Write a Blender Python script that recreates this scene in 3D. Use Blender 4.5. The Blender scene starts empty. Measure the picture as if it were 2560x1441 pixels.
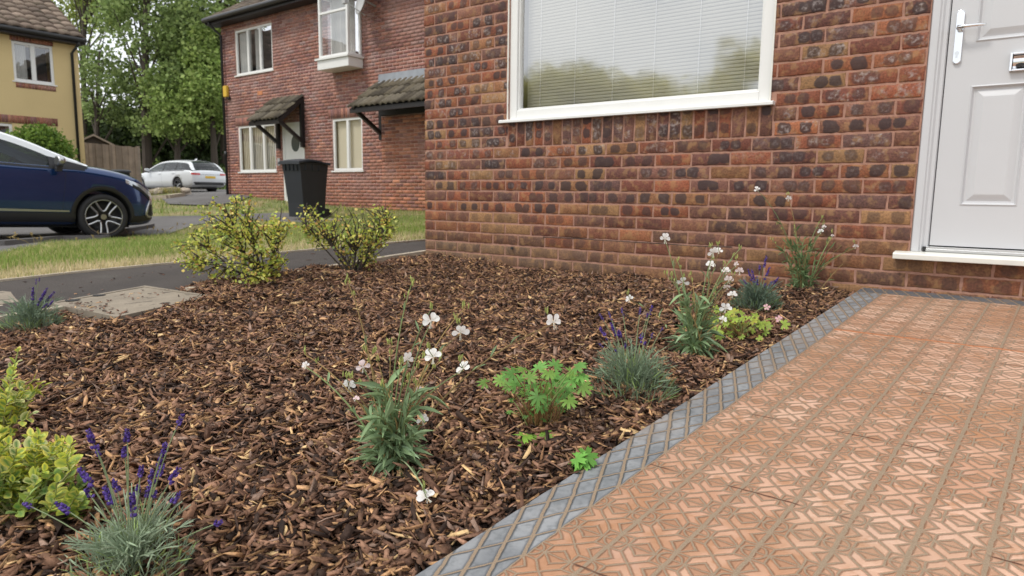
import bpy, bmesh, math, random
import numpy as np
from mathutils import Vector, Matrix
S = bpy.context.scene
R_ = math.radians
rng = np.random.default_rng(7)
random.seed(7)
# ------------------------------------------------------------------ camera, sky, sun, exposure
FPX = 1697.464
CP_ = np.array([3.719, -3.764, 0.448])
PITCH, ROLL, YAW = 0.135832, 0.0125084, -0.65142
def _axes():
    cy, sy = math.cos(YAW), math.sin(YAW)
    f = np.array([sy*math.cos(PITCH), cy*math.cos(PITCH), -math.sin(PITCH)])
    r = np.array([cy, -sy, 0.0]); u = np.cross(r, f)
    return r*math.cos(ROLL)+u*math.sin(ROLL), -r*math.sin(ROLL)+u*math.cos(ROLL), f
CR, CU, CF = _axes()
cam = bpy.data.cameras.new('camera'); camo = bpy.data.objects.new('camera', cam)
S.collection.objects.link(camo); S.camera = camo
camo.matrix_world = Matrix(((CR[0], CU[0], -CF[0], CP_[0]), (CR[1], CU[1], -CF[1], CP_[1]), (CR[2], CU[2], -CF[2], CP_[2]), (0, 0, 0, 1)))
cam.sensor_width = 36; cam.lens = FPX/2560*36; cam.clip_start = .05; cam.clip_end = 600
cam.dof.use_dof = True; cam.dof.focus_distance = 1.75; cam.dof.aperture_fstop = 6.8
SUN_EL, SUN_AZ = 56, 205          # azimuth clockwise from +Y
w = bpy.data.worlds.new('World'); S.world = w; w.use_nodes = True
nt = w.node_tree; nt.nodes.clear()
def WN(t, **k):
    n = nt.nodes.new(t)
    for a, b in k.items(): setattr(n, a, b)
    return n
sky = WN('ShaderNodeTexSky', sky_type='NISHITA', sun_disc=False, sun_elevation=R_(SUN_EL), sun_rotation=R_(SUN_AZ))
tc = WN('ShaderNodeTexCoord'); mp = WN('ShaderNodeMapping'); mp.inputs['Scale'].default_value = (1, 1, 2.2)
nz = WN('ShaderNodeTexNoise'); nz.inputs['Scale'].default_value = 2.6; nz.inputs['Detail'].default_value = 7; nz.inputs['Roughness'].default_value = .55
nz2 = WN('ShaderNodeTexNoise'); nz2.inputs['Scale'].default_value = 1.3; nz2.inputs['Detail'].default_value = 5
r1 = WN('ShaderNodeValToRGB'); r1.color_ramp.elements[0].position = .25; r1.color_ramp.elements[1].position = .5
r1.color_ramp.elements[0].color = (.55, .55, .55, 1); r1.color_ramp.elements[1].color = (1, 1, 1, 1)
r2 = WN('ShaderNodeValToRGB'); r2.color_ramp.elements[0].position = .3; r2.color_ramp.elements[1].position = .7
r2.color_ramp.elements[0].color = (8.6, 9.2, 10.2, 1); r2.color_ramp.elements[1].color = (14.5, 14.6, 14.6, 1)
mx = WN('ShaderNodeMix', data_type='RGBA'); bg = WN('ShaderNodeBackground'); bg.inputs['Strength'].default_value = .080
wo = WN('ShaderNodeOutputWorld')
L = nt.links.new
L(tc.outputs['Generated'], mp.inputs[0]); L(mp.outputs[0], nz.inputs[0]); L(mp.outputs[0], nz2.inputs[0])
L(nz.outputs[0], r1.inputs[0]); L(nz2.outputs[0], r2.inputs[0])
L(r1.outputs[0], mx.inputs[0]); L(sky.outputs[0], mx.inputs[6]); L(r2.outputs[0], mx.inputs[7])
L(mx.outputs[2], bg.inputs[0]); L(bg.outputs[0], wo.inputs[0])
sl = bpy.data.lights.new('sun', 'SUN'); sl.energy = 1.5; sl.angle = R_(11); sl.color = (1, .95, .87)
slo = bpy.data.objects.new('sun', sl); S.collection.objects.link(slo)
a_, e_ = R_(SUN_AZ), R_(SUN_EL)
slo.rotation_euler = Vector((math.sin(a_)*math.cos(e_), math.cos(a_)*math.cos(e_), math.sin(e_))).to_track_quat('Z', 'Y').to_euler()
S.view_settings.view_transform = 'Standard'; S.view_settings.look = 'None'
S.view_settings.exposure = 0.48; S.view_settings.gamma = 1
S.render.engine = 'CYCLES'; S.cycles.max_bounces = 8; S.cycles.transparent_max_bounces = 24
# ------------------------------------------------------------------ pixel helpers (photo pixels, 2560 wide)
def ray(x, y): return CR*(x-1280)/FPX - CU*(y-720.5)/FPX + CF
def atd(x, y, d): return CP_ + ray(x, y)*d
def onY(x, y, Y=0.0):
    r = ray(x, y); return CP_ + r*(Y-CP_[1])/r[1]
def onX(x, y, X):
    r = ray(x, y); return CP_ + r*(X-CP_[0])/r[0]
# ------------------------------------------------------------------ terrain height
TP = np.array([(0,0,-.03),(.5,0,-.046),(1.5,0,-.055),(2.5,0,-.05),(3.2,0,-.01),(3.9,0,-.01),(5,0,-.01),
(3.0,-2.9,-.2),(4.5,-2.9,-.2),(3.0,-1.5,-.105),(2,-3,-.18),(.5,-3,-.17),(-1,-4,-.24),(0,-1.5,-.1),(3.5,-6,-.42),
(-6.6,6.66,.09),(-11.5,6.66,.22),(-14.2,6.66,.36),(-2,1.5,0),(-1,3,.05),(3,6,.15),
(-7.3,.6,-.30),(-7.5,-2,-.21),(-9,-.5,-.27),(-6,-4,-.3),(-27,13,.42),(-19,4.5,.1),(-19,-6,-.2),(-40,20,.7),(10,-8,-.45),(0,-12,-.6),(12,20,.6),(-14,2,-.12),(-20,10,.35),
(60,60,1.),(-90,60,1.5),(-90,-60,-1.),(60,-60,-1.)], float)
def _K(r): return r*r*np.log(r+1e-9)
def _tps(P):
    n = len(P); A = np.zeros((n+3, n+3)); d = np.hypot(P[:,None,0]-P[None,:,0], P[:,None,1]-P[None,:,1])
    A[:n,:n] = _K(d)+np.eye(n)*.5; Q = np.c_[np.ones(n), P[:,:2]]; A[:n,n:] = Q; A[n:,:n] = Q.T
    return np.linalg.solve(A, np.r_[P[:,2], 0, 0, 0])
TW = _tps(TP)
def H(x, y):
    x = np.asarray(x, float); y = np.asarray(y, float)
    d = np.hypot(x[..., None]-TP[:,0], y[..., None]-TP[:,1])
    return _K(d)@TW[:-3]+TW[-3]+TW[-2]*x+TW[-1]*y
def G(px, py, dz=0.):
    d = ray(px, py); t = lo = .3
    while t < 120:
        q = CP_+d*t
        if q[2] < H(q[0], q[1])+dz: break
        lo = t; t *= 1.03
    for _ in range(30):
        m = (lo+t)/2; q = CP_+d*m
        if q[2] < H(q[0], q[1])+dz: t = m
        else: lo = m
    return CP_+d*t
# ------------------------------------------------------------------ materials
def mat(name, col=(.5,.5,.5), rough=.7, attr=None, n=None, bump=None, metal=0., coat=0., trans=0., spec=.5, n2=None, tint=None):
    """col base colour or attr colour attribute; n=(scale,amount) mottling; bump=(scale,strength,dist); tint=(scale,lo,hi,colour) patches"""
    m = bpy.data.materials.new(name); m.use_nodes = True; t = m.node_tree; b = t.nodes['Principled BSDF']
    N = t.nodes.new; l = t.links.new
    b.inputs['Roughness'].default_value = rough; b.inputs['Metallic'].default_value = metal
    b.inputs['Coat Weight'].default_value = coat; b.inputs['Coat Roughness'].default_value = .04
    b.inputs['Specular IOR Level'].default_value = spec
    if attr:
        a = N('ShaderNodeAttribute'); a.attribute_name = attr; out = a.outputs['Color']
    else:
        a = N('ShaderNodeRGB'); a.outputs[0].default_value = (*col, 1); out = a.outputs[0]
    tcn = N('ShaderNodeTexCoord')
    for k in (n, n2):
        if not k: continue
        x = N('ShaderNodeTexNoise'); x.inputs['Scale'].default_value = k[0]; x.inputs['Detail'].default_value = 6
        l(tcn.outputs['Object'], x.inputs['Vector'])
        mr = N('ShaderNodeMapRange'); mr.inputs['From Min'].default_value = .3; mr.inputs['From Max'].default_value = .7
        mr.inputs['To Min'].default_value = 1-k[1]; mr.inputs['To Max'].default_value = 1+k[1]; l(x.outputs[0], mr.inputs['Value'])
        v = N('ShaderNodeVectorMath'); v.operation = 'SCALE'; l(out, v.inputs[0]); l(mr.outputs[0], v.inputs['Scale']); out = v.outputs[0]
    if tint:
        x = N('ShaderNodeTexNoise'); x.inputs['Scale'].default_value = tint[0]; x.inputs['Detail'].default_value = 5; l(tcn.outputs['Object'], x.inputs['Vector'])
        mr = N('ShaderNodeMapRange'); mr.inputs['From Min'].default_value = tint[1]; mr.inputs['From Max'].default_value = tint[2]; l(x.outputs[0], mr.inputs['Value'])
        mm = N('ShaderNodeMix'); mm.data_type = 'RGBA'; l(mr.outputs[0], mm.inputs[0]); l(out, mm.inputs[6]); mm.inputs[7].default_value = (*tint[3], 1); out = mm.outputs[2]
    l(out, b.inputs['Base Color'])
    if bump:
        x = N('ShaderNodeTexNoise'); x.inputs['Scale'].default_value = bump[0]; x.inputs['Detail'].default_value = 5; l(tcn.outputs['Object'], x.inputs['Vector'])
        bp = N('ShaderNodeBump'); bp.inputs['Strength'].default_value = bump[1]; bp.inputs['Distance'].default_value = bump[2]
        l(x.outputs[0], bp.inputs['Height']); l(bp.outputs[0], b.inputs['Normal'])
    if trans:
        tr = N('ShaderNodeBsdfTranslucent'); l(out, tr.inputs['Color']); ms = N('ShaderNodeMixShader'); ms.inputs[0].default_value = trans
        l(b.outputs[0], ms.inputs[1]); l(tr.outputs[0], ms.inputs[2]); l(ms.outputs[0], t.nodes['Material Output'].inputs[0])
    return m
def glassmat(name, refl, tint=(1,1,1), rough=.0):
    m = bpy.data.materials.new(name); m.use_nodes = True; t = m.node_tree; t.nodes.clear(); N = t.nodes.new; l = t.links.new
    g = N('ShaderNodeBsdfGlossy'); g.inputs['Roughness'].default_value = rough; g.inputs['Color'].default_value = (.97,.98,1,1)
    tr = N('ShaderNodeBsdfTransparent'); tr.inputs[0].default_value = (*tint, 1)
    lwt = N('ShaderNodeLayerWeight'); lwt.inputs[0].default_value = .5
    lw = N('ShaderNodeMath'); lw.operation = 'POWER'; l(lwt.outputs['Facing'], lw.inputs[0]); lw.inputs[1].default_value = 4.
    mr = N('ShaderNodeMapRange')
    mr.inputs['To Min'].default_value = refl; mr.inputs['To Max'].default_value = 1
    nz_ = N('ShaderNodeTexNoise'); nz_.inputs['Scale'].default_value = 3.; tcc = N('ShaderNodeTexCoord'); l(tcc.outputs['Object'], nz_.inputs[0])
    bp = N('ShaderNodeBump'); bp.inputs['Strength'].default_value = .12; bp.inputs['Distance'].default_value = .012; l(nz_.outputs[0], bp.inputs['Height']); l(bp.outputs[0], g.inputs['Normal'])
    ms = N('ShaderNodeMixShader'); o = N('ShaderNodeOutputMaterial')
    l(lw.outputs[0], mr.inputs[0]); l(mr.outputs[0], ms.inputs[0]); l(tr.outputs[0], ms.inputs[1]); l(g.outputs[0], ms.inputs[2]); l(ms.outputs[0], o.inputs[0])
    return m
def brickmat():
    m = bpy.data.materials.new('rustic_brick'); m.use_nodes = True; t = m.node_tree; b = t.nodes['Principled BSDF']; N = t.nodes.new; l = t.links.new
    def math_(op, a, c=None, clamp=False):
        x = N('ShaderNodeMath'); x.operation = op; x.use_clamp = clamp
        for i, q in enumerate((a, c)):
            if q is None: continue
            if isinstance(q, (int, float)): x.inputs[i].default_value = q
            else: l(q, x.inputs[i])
        return x.outputs[0]
    def noise(scale, detail=5, rough=.55):
        x = N('ShaderNodeTexNoise'); x.inputs['Scale'].default_value = scale; x.inputs['Detail'].default_value = detail; x.inputs['Roughness'].default_value = rough
        l(tcn.outputs['Object'], x.inputs[0]); return x.outputs[0]
    def ramp(v, lo, hi, a=0., c=1.):
        x = N('ShaderNodeMapRange'); x.interpolation_type = 'SMOOTHSTEP'
        for i, q in zip(('From Min','From Max','To Min','To Max'), (lo, hi, a, c)):
            x.inputs[i].default_value = q
        l(v, x.inputs[0]); return x.outputs[0]
    tcn = N('ShaderNodeTexCoord')
    col = N('ShaderNodeAttribute'); col.attribute_name = 'Col'
    par = N('ShaderNodeAttribute'); par.attribute_name = 'Par'
    sp = N('ShaderNodeSeparateColor'); l(par.outputs['Color'], sp.inputs[0])
    uv = N('ShaderNodeUVMap'); uv.uv_map = 'UVMap'; su = N('ShaderNodeSeparateXYZ'); l(uv.outputs[0], su.inputs[0])
    nA = noise(38, 3); nB = noise(95, 5, .6); nC = noise(420, 4, .7)
    wob = math_('MULTIPLY', math_('SUBTRACT', nA, .5), .022)
    u = math_('ADD', su.outputs[0], wob); v = math_('ADD', su.outputs[1], math_('MULTIPLY', math_('SUBTRACT', nB, .5), .012))
    dy = math_('DIVIDE', math_('ABSOLUTE', math_('SUBTRACT', v, .0325)), .033)
    dy3 = math_('POWER', dy, 3.0)
    ms, hs = [], []
    szn = ramp(noise(7, 2), .35, .65, .45, 2.6)
    for o in (sp.outputs[0], sp.outputs[1]):
        c = math_('MULTIPLY', o, .215)
        dx = math_('DIVIDE', math_('ABSOLUTE', math_('SUBTRACT', u, c)), .036)
        q = math_('MULTIPLY', math_('ADD', math_('POWER', dx, 3.4), dy3), szn)
        ms.append(ramp(q, 1.3, .45)); hs.append(ramp(q, .35, .05))
    mk = math_('MULTIPLY', math_('MAXIMUM', ms[0], ms[1]), sp.outputs[2], True)
    halo = math_('MAXIMUM', hs[0], hs[1])
    # base mottling
    vm = N('ShaderNodeVectorMath'); vm.operation = 'SCALE'; l(col.outputs['Color'], vm.inputs[0])
    l(math_('MULTIPLY', ramp(nB, .25, .75, .62, 1.38), ramp(nC, .25, .75, .75, 1.25)), vm.inputs['Scale'])
    def mix(f, a, c):
        x = N('ShaderNodeMix'); x.data_type = 'RGBA'; l(f, x.inputs[0]); l(a, x.inputs[6])
        if isinstance(c, tuple): x.inputs[7].default_value = (*c, 1)
        else: l(c, x.inputs[7])
        return x.outputs[2]
    c1 = mix(math_('MULTIPLY', ramp(noise(22, 4), .48, .64), .5), vm.outputs[0], (.36, .20, .085))
    c2 = mix(math_('MULTIPLY', mk, ramp(nC, .2, .6, .6, .95)), c1, (.045, .028, .028))
    bl = math_('MULTIPLY', math_('MULTIPLY', ramp(noise(48, 4, .6), .42, .72), par.outputs['Alpha']), math_('MAXIMUM', halo, ramp(noise(11, 3), .48, .62)), True)
    c3 = mix(math_('MULTIPLY', bl, .6), c2, (.42, .36, .34))
    l(c3, b.inputs['Base Color']); b.inputs['Roughness'].default_value = .72; b.inputs['Specular IOR Level'].default_value = .35
    bp = N('ShaderNodeBump'); bp.inputs['Strength'].default_value = .55; bp.inputs['Distance'].default_value = .0035
    l(math_('ADD', nB, math_('MULTIPLY', nC, .6)), bp.inputs['Height']); l(bp.outputs[0], b.inputs['Normal'])
    return m
def pavermat():
    """clay pavers with an embossed lattice, sand in the grooves; UV in metres along (sheared) paving axes"""
    m = bpy.data.materials.new('embossed_clay_paving'); m.use_nodes = True; t = m.node_tree; b = t.nodes['Principled BSDF']; N = t.nodes.new; l = t.links.new
    def M(op, a, c=None, e=None, clamp=False):
        x = N('ShaderNodeMath'); x.operation = op; x.use_clamp = clamp
        for i, q in enumerate((a, c, e)):
            if q is None: continue
            if isinstance(q, (int, float)): x.inputs[i].default_value = q
            else: l(q, x.inputs[i])
        return x.outputs[0]
    def ramp(v, lo, hi, a=0., c=1.):
        x = N('ShaderNodeMapRange'); x.interpolation_type = 'SMOOTHSTEP'
        for i, q in zip(('From Min','From Max','To Min','To Max'), (lo, hi, a, c)): x.inputs[i].default_value = q
        l(v, x.inputs[0]); return x.outputs[0]
    tcn = N('ShaderNodeTexCoord')
    def noise(scale, detail=4, rough=.55, src=None):
        x = N('ShaderNodeTexNoise'); x.inputs['Scale'].default_value = scale; x.inputs['Detail'].default_value = detail; x.inputs['Roughness'].default_value = rough
        l(src or tcn.outputs['Object'], x.inputs[0]); return x.outputs[0]
    uv = N('ShaderNodeUVMap'); uv.uv_map = 'UVMap'; su = N('ShaderNodeSeparateXYZ'); l(uv.outputs[0], su.inputs[0])
    wob1 = M('MULTIPLY', M('SUBTRACT', noise(26, 3), .5), .0075); wob2 = M('MULTIPLY', M('SUBTRACT', noise(31, 3), .5), .0075)
    U, V = M('ADD', su.outputs[0], wob1), M('ADD', su.outputs[1], wob2)
    P = .107; PV = .106
    cu = M('DIVIDE', M('SUBTRACT', U, 3.283), P); cv = M('DIVIDE', M('ADD', V, 2.814), PV)
    iu, iv = M('FLOOR', cu), M('FLOOR', cv)
    fu = M('ABSOLUTE', M('MULTIPLY', M('SUBTRACT', M('FRACT', cu), .5), P*1000)); fv = M('ABSOLUTE', M('MULTIPLY', M('SUBTRACT', M('FRACT', cv), .5), PV*1000))
    a, c = M('MAXIMUM', fu, fv), M('MINIMUM', fu, fv)    # folded cell, mm, 0..53.5
    Hh = 53.3; q = 26.7
    # diagonal of the X
    d1 = M('MULTIPLY', M('SUBTRACT', a, c), .7071)
    d1 = M('MAXIMUM', d1, M('MULTIPLY', M('SUBTRACT', M('ADD', a, c), 2*q), .7071))
    d2 = M('MAXIMUM', M('ABSOLUTE', M('SUBTRACT', c, q)), M('SUBTRACT', q, a))
    # chevron (Hh,q)-(29,0)
    dx, dy = Hh-29, q; ln = math.hypot(dx, dy)
    d3 = M('ABSOLUTE', M('DIVIDE', M('SUBTRACT', M('MULTIPLY', M('SUBTRACT', a, 29), dy), M('MULTIPLY', c, dx)), ln))
    d5 = M('ABSOLUTE', M('SUBTRACT', M('SQRT', M('ADD', M('POWER', M('SUBTRACT', a, Hh), 2), M('POWER', M('SUBTRACT', c, Hh), 2))), 21))
    jU = M('SUBTRACT', M('SUBTRACT', Hh, fu), 1.9); jV = M('SUBTRACT', Hh, fv)
    lat = M('MINIMUM', M('MINIMUM', M('MINIMUM', d1, d2), M('MINIMUM', d3, d5)), M('MINIMUM', jU, jV))
    # smooth border courses: diamonds
    gA = M('DIVIDE', M('ADD', M('ADD', V, 2.736), M('MULTIPLY', M('SUBTRACT', U, 3.178), 2.3)), .107)
    gB = M('DIVIDE', M('SUBTRACT', M('ADD', V, 2.736), M('MULTIPLY', M('SUBTRACT', U, 3.178), 1.75)), .107)
    fa = M('MULTIPLY', M('SUBTRACT', .5, M('ABSOLUTE', M('SUBTRACT', M('FRACT', gA), .5))), 107/2.51)
    fb = M('MULTIPLY', M('SUBTRACT', .5, M('ABSOLUTE', M('SUBTRACT', M('FRACT', gB), .5))), 107/2.016)
    lb = M('MINIMUM', M('SUBTRACT', fa, 1.4), fb)
    # where is the grey border: u<3.181 or v>-.118 (V against the house)
    isb = M('MAXIMUM', M('LESS_THAN', su.outputs[0], 3.181), M('GREATER_THAN', su.outputs[1], -.118))
    mb = M('SUBTRACT', 1, isb)
    edge = M('MULTIPLY', M('MINIMUM', M('ABSOLUTE', M('SUBTRACT', U, 3.181)), M('ABSOLUTE', M('ADD', V, .118))), 1000)
    d = M('ADD', M('MULTIPLY', lat, mb), M('MULTIPLY', lb, isb)); d = M('MINIMUM', d, M('ADD', edge, .4))
    nf = noise(300, 4, .65)
    dn = M('ADD', d, M('MULTIPLY', M('SUBTRACT', nf, .5), 1.5))
    # far row nearest the house: emboss filled in more
    groove = ramp(dn, 2.35, 1.5)            # 1 in sand line
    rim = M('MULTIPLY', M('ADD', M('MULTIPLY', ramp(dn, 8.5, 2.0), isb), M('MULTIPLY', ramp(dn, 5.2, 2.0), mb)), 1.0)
    def mix(f, a, c):
        x = N('ShaderNodeMix'); x.data_type = 'RGBA'
        (l(f, x.inputs[0]) if not isinstance(f, (int, float)) else None)
        for i, q_ in ((6, a), (7, c)):
            if isinstance(q_, tuple): x.inputs[i].default_value = (*q_, 1)
            else: l(q_, x.inputs[i])
        return x.outputs[2]
    cid = N('ShaderNodeCombineXYZ'); l(iu, cid.inputs[0]); l(M('FLOOR', M('MULTIPLY', M('ADD', cv, M('MULTIPLY', iu, .5)), .5)), cid.inputs[1])
    wn = N('ShaderNodeTexWhiteNoise'); wn.noise_dimensions = '2D'; l(cid.outputs[0], wn.inputs[0])
    tone = mix(wn.outputs[0], (.53, .29, .185), (.71, .46, .335))
    big = noise(2.3, 5, .6)
    tone = mix(ramp(big, .48, .62, 0, .85), tone, (.40, .19, .09))
    tone = mix(ramp(noise(6, 4), .52, .72, 0, .55), tone, (.66, .44, .35))
    tone = mix(ramp(noise(17, 3), .56, .66, 0, .75), tone, (.42, .20, .095))
    tone = mix(M('MULTIPLY', ramp(noise(70, 4), .35, .7, 0, 1), .35), tone, (.54, .29, .18))
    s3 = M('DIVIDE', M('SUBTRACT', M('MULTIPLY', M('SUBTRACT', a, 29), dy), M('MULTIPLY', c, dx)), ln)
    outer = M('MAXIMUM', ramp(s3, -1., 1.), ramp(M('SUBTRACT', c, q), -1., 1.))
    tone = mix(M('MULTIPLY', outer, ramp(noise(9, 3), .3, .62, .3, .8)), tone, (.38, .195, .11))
    grey = mix(ramp(noise(9, 4), .35, .65), (.205, .215, .23), (.325, .335, .35))
    grey = mix(ramp(noise(60, 4), .45, .7, 0, .5), grey, (.13, .14, .15))
    grey = mix(M('GREATER_THAN', su.outputs[1], -.118), grey, (.10, .115, .135))
    base = mix(isb, tone, grey)
    rim_shade = mix(isb, (.27, .115, .055), (.06, .062, .065))  # edge shading of the domed pads, painted into the colour for relief
    base = mix(M('MULTIPLY', rim, .7), base, rim_shade)
    sand = mix(ramp(noise(500, 3, .7), .3, .7), (.23, .165, .11), (.37, .275, .19))
    wear = M('MULTIPLY', ramp(noise(1.6, 3), .56, .7), ramp(su.outputs[1], -1.7, -.9))
    # dusty film of sand
    base = mix(ramp(noise(3.1, 5, .6), .48, .75, 0, .3), base, (.47, .33, .23))
    g2 = M('MULTIPLY', groove, M('SUBTRACT', 1, M('MULTIPLY', wear, .6)))
    c_ = mix(g2, base, sand)
    # burr where two paving bays meet
    bay = M('MULTIPLY', M('ABSOLUTE', M('ADD', M('ADD', su.outputs[1], .925), M('MULTIPLY', M('SUBTRACT', noise(16, 3), .5), .03))), 1000)
    bayf = M('MULTIPLY', ramp(bay, 13, 7), M('GREATER_THAN', su.outputs[0], 3.181))
    c_ = mix(bayf, c_, (.50, .19, .08))
    # dark gaps left open along some cross joints
    row = M('ABSOLUTE', M('MULTIPLY', M('SUBTRACT', M('FRACT', M('ADD', M('MULTIPLY', cv, .25), .5)), .5), PV*4000))
    gap = M('MULTIPLY', M('MULTIPLY', ramp(row, 3.2, 1.2), ramp(noise(5.5, 2), .53, .58)), mb)
    c_ = mix(gap, c_, (.10, .045, .025))
    l(c_, b.inputs['Base Color'])
    rg = N('ShaderNodeMapRange'); l(groove, rg.inputs[0]); rg.inputs['To Min'].default_value = .66; rg.inputs['To Max'].default_value = .95
    l(rg.outputs[0], b.inputs['Roughness'])
    hgt = M('ADD', M('MULTIPLY', ramp(dn, 1.2, 6.0), 1.0), M('ADD', M('MULTIPLY', nf, .12), M('MULTIPLY', bayf, 1.5)))
    bp = N('ShaderNodeBump'); bp.inputs['Strength'].default_value = .7; bp.inputs['Distance'].default_value = .003
    l(hgt, bp.inputs['Height']); l(bp.outputs[0], b.inputs['Normal'])
    return m
MT = {}
MT['brick'] = brickmat()
MT['mortar'] = mat('mortar', (.37, .20, .145), .9, n=(30, .18), n2=(300, .15), bump=(350, .6, .003))
MT['mortar_pale'] = mat('mortar_pale', (.40, .215, .165), .9, n=(9, .15))
MT['brick_far'] = mat('brick_far', rough=.85, attr='Col', n=(14, .12), n2=(1.2, .12), tint=(1.1, .52, .72, (.33, .19, .16)))
MT['upvc'] = mat('white_upvc', (.76, .76, .74), .32, n=(8, .02))
MT['door'] = mat('grey_white_door', (.55, .555, .57), .38, n=(3, .015), bump=(90, .12, .001))
MT['sill'] = mat('cream_sill', (.74, .73, .67), .4, n=(14, .04))
MT['glass'] = glassmat('window_glass', .34, rough=.055)
MT['glass_far'] = glassmat('window_glass_far', .16)
MT['carglass'] = glassmat('car_glass', .035, (.32, .37, .36))
MT['blind'] = mat('white_blind', (.36, .35, .285), .5)
MT['cream_blind'] = mat('cream_blind', (.62, .57, .44), .7)
MT['curtain'] = mat('pale_curtain', (.5, .5, .48), .8)
MT['dark'] = mat('dark_room', (.03, .03, .03), .9)
MT['chrome'] = mat('chrome', (.82, .83, .85), .12, metal=1)
MT['alu'] = mat('aluminium', (.7, .71, .72), .3, metal=1)
MT['blackpl'] = mat('black_plastic', (.018, .018, .02), .42, n=(40, .1), bump=(500, .1, .0005))
MT['binpl'] = mat('bin_plastic', (.02, .024, .031), .5, n=(6, .1), bump=(400, .15, .001))
MT['rubber'] = mat('rubber', (.02, .02, .021), .75)
MT['blackwood'] = mat('black_painted_timber', (.016, .014, .015), .5, bump=(60, .3, .002))
MT['tile'] = mat('roof_tile', rough=.9, attr='Col', n=(30, .3), tint=(5, .55, .75, (.15, .13, .085)))
MT['lead'] = mat('lead_flashing', (.27, .29, .32), .55, n=(6, .15))
MT['render'] = mat('yellow_render', (.64, .50, .255), .9, n=(.8, .05), n2=(60, .05), bump=(80, .2, .004))
MT['asphalt'] = mat('asphalt', (.125, .118, .115), .88, n=(1.1, .18), n2=(260, .45), bump=(220, .5, .006), tint=(2.4, .6, .75, (.12, .112, .105)))
MT['path'] = mat('path_asphalt', (.052, .042, .036), .9, n=(2.2, .22), n2=(240, .5), bump=(200, .7, .008), tint=(3, .6, .8, (.08, .075, .06)))
MT['concrete'] = mat('concrete', (.245, .205, .155), .9, n=(7, .16), n2=(160, .12), bump=(120, .4, .003), tint=(14, .62, .7, (.1, .08, .06)))
MT['kerb'] = mat('kerb_concrete', (.40, .34, .26), .9, n=(9, .2), n2=(150, .15), bump=(100, .4, .003))
MT['lawn'] = mat('turf', (.17, .19, .06), .95, n=(3, .25), n2=(60, .35), bump=(90, .8, .02), tint=(1.1, .45, .62, (.3, .24, .12)))
MT['grass'] = mat('grass_blade', rough=.7, attr='Col', trans=.35, spec=.3)
MT['soil'] = mat('dark_soil', (.028, .017, .011), .95, n=(40, .4), bump=(90, .9, .01))
MT['chip'] = mat('bark_chip', rough=.8, attr='Col', n=(160, .3), bump=(240, .5, .0015), spec=.3)
MT['leaf'] = mat('leaf', rough=.55, attr='Col', trans=.3, spec=.35)
MT['leafm'] = mat('matt_leaf', rough=.75, attr='Col', trans=.22, spec=.25)
MT['treeleaf'] = mat('tree_leaf', rough=.65, attr='Col', trans=.3, spec=.25)
MT['petal'] = mat('white_petal', rough=.6, attr='Col', trans=.35, spec=.25)
MT['stem'] = mat('stem', rough=.7, attr='Col', spec=.3)
MT['bark'] = mat('bark', (.055, .042, .032), .9, n=(30, .3), bump=(40, .7, .02))
MT['fence'] = mat('weathered_fence_wood', rough=.9, attr='Col', n=(5, .15), n2=(60, .12))
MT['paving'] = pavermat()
MT['bluepaint'] = mat('dark_blue_car_paint', (.008, .036, .125), .2, metal=.5, coat=1.)
MT['whitepaint'] = mat('white_car_paint', (.74, .77, .8), .3, coat=.8)
MT['silver'] = mat('silver_trim', (.46, .465, .47), .28, metal=.9)
MT['lamp'] = mat('clear_lamp', (.6, .63, .66), .12, metal=.6, coat=1.)
MT['redlamp'] = mat('red_lamp', (.55, .02, .02), .2, coat=1.)
MT['plate'] = mat('yellow_plate', (.75, .5, .05), .5)
MT['yellowbox'] = mat('yellow_plastic', (.7, .45, .06), .5)
MT['dishgrey'] = mat('dish_grey', (.42, .42, .42), .5)
MT['seat'] = mat('dark_seat', (.03, .03, .032), .8)
MT['stone'] = mat('stone', rough=.9, attr='Col', n=(8, .3), bump=(12, .5, .02))
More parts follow.
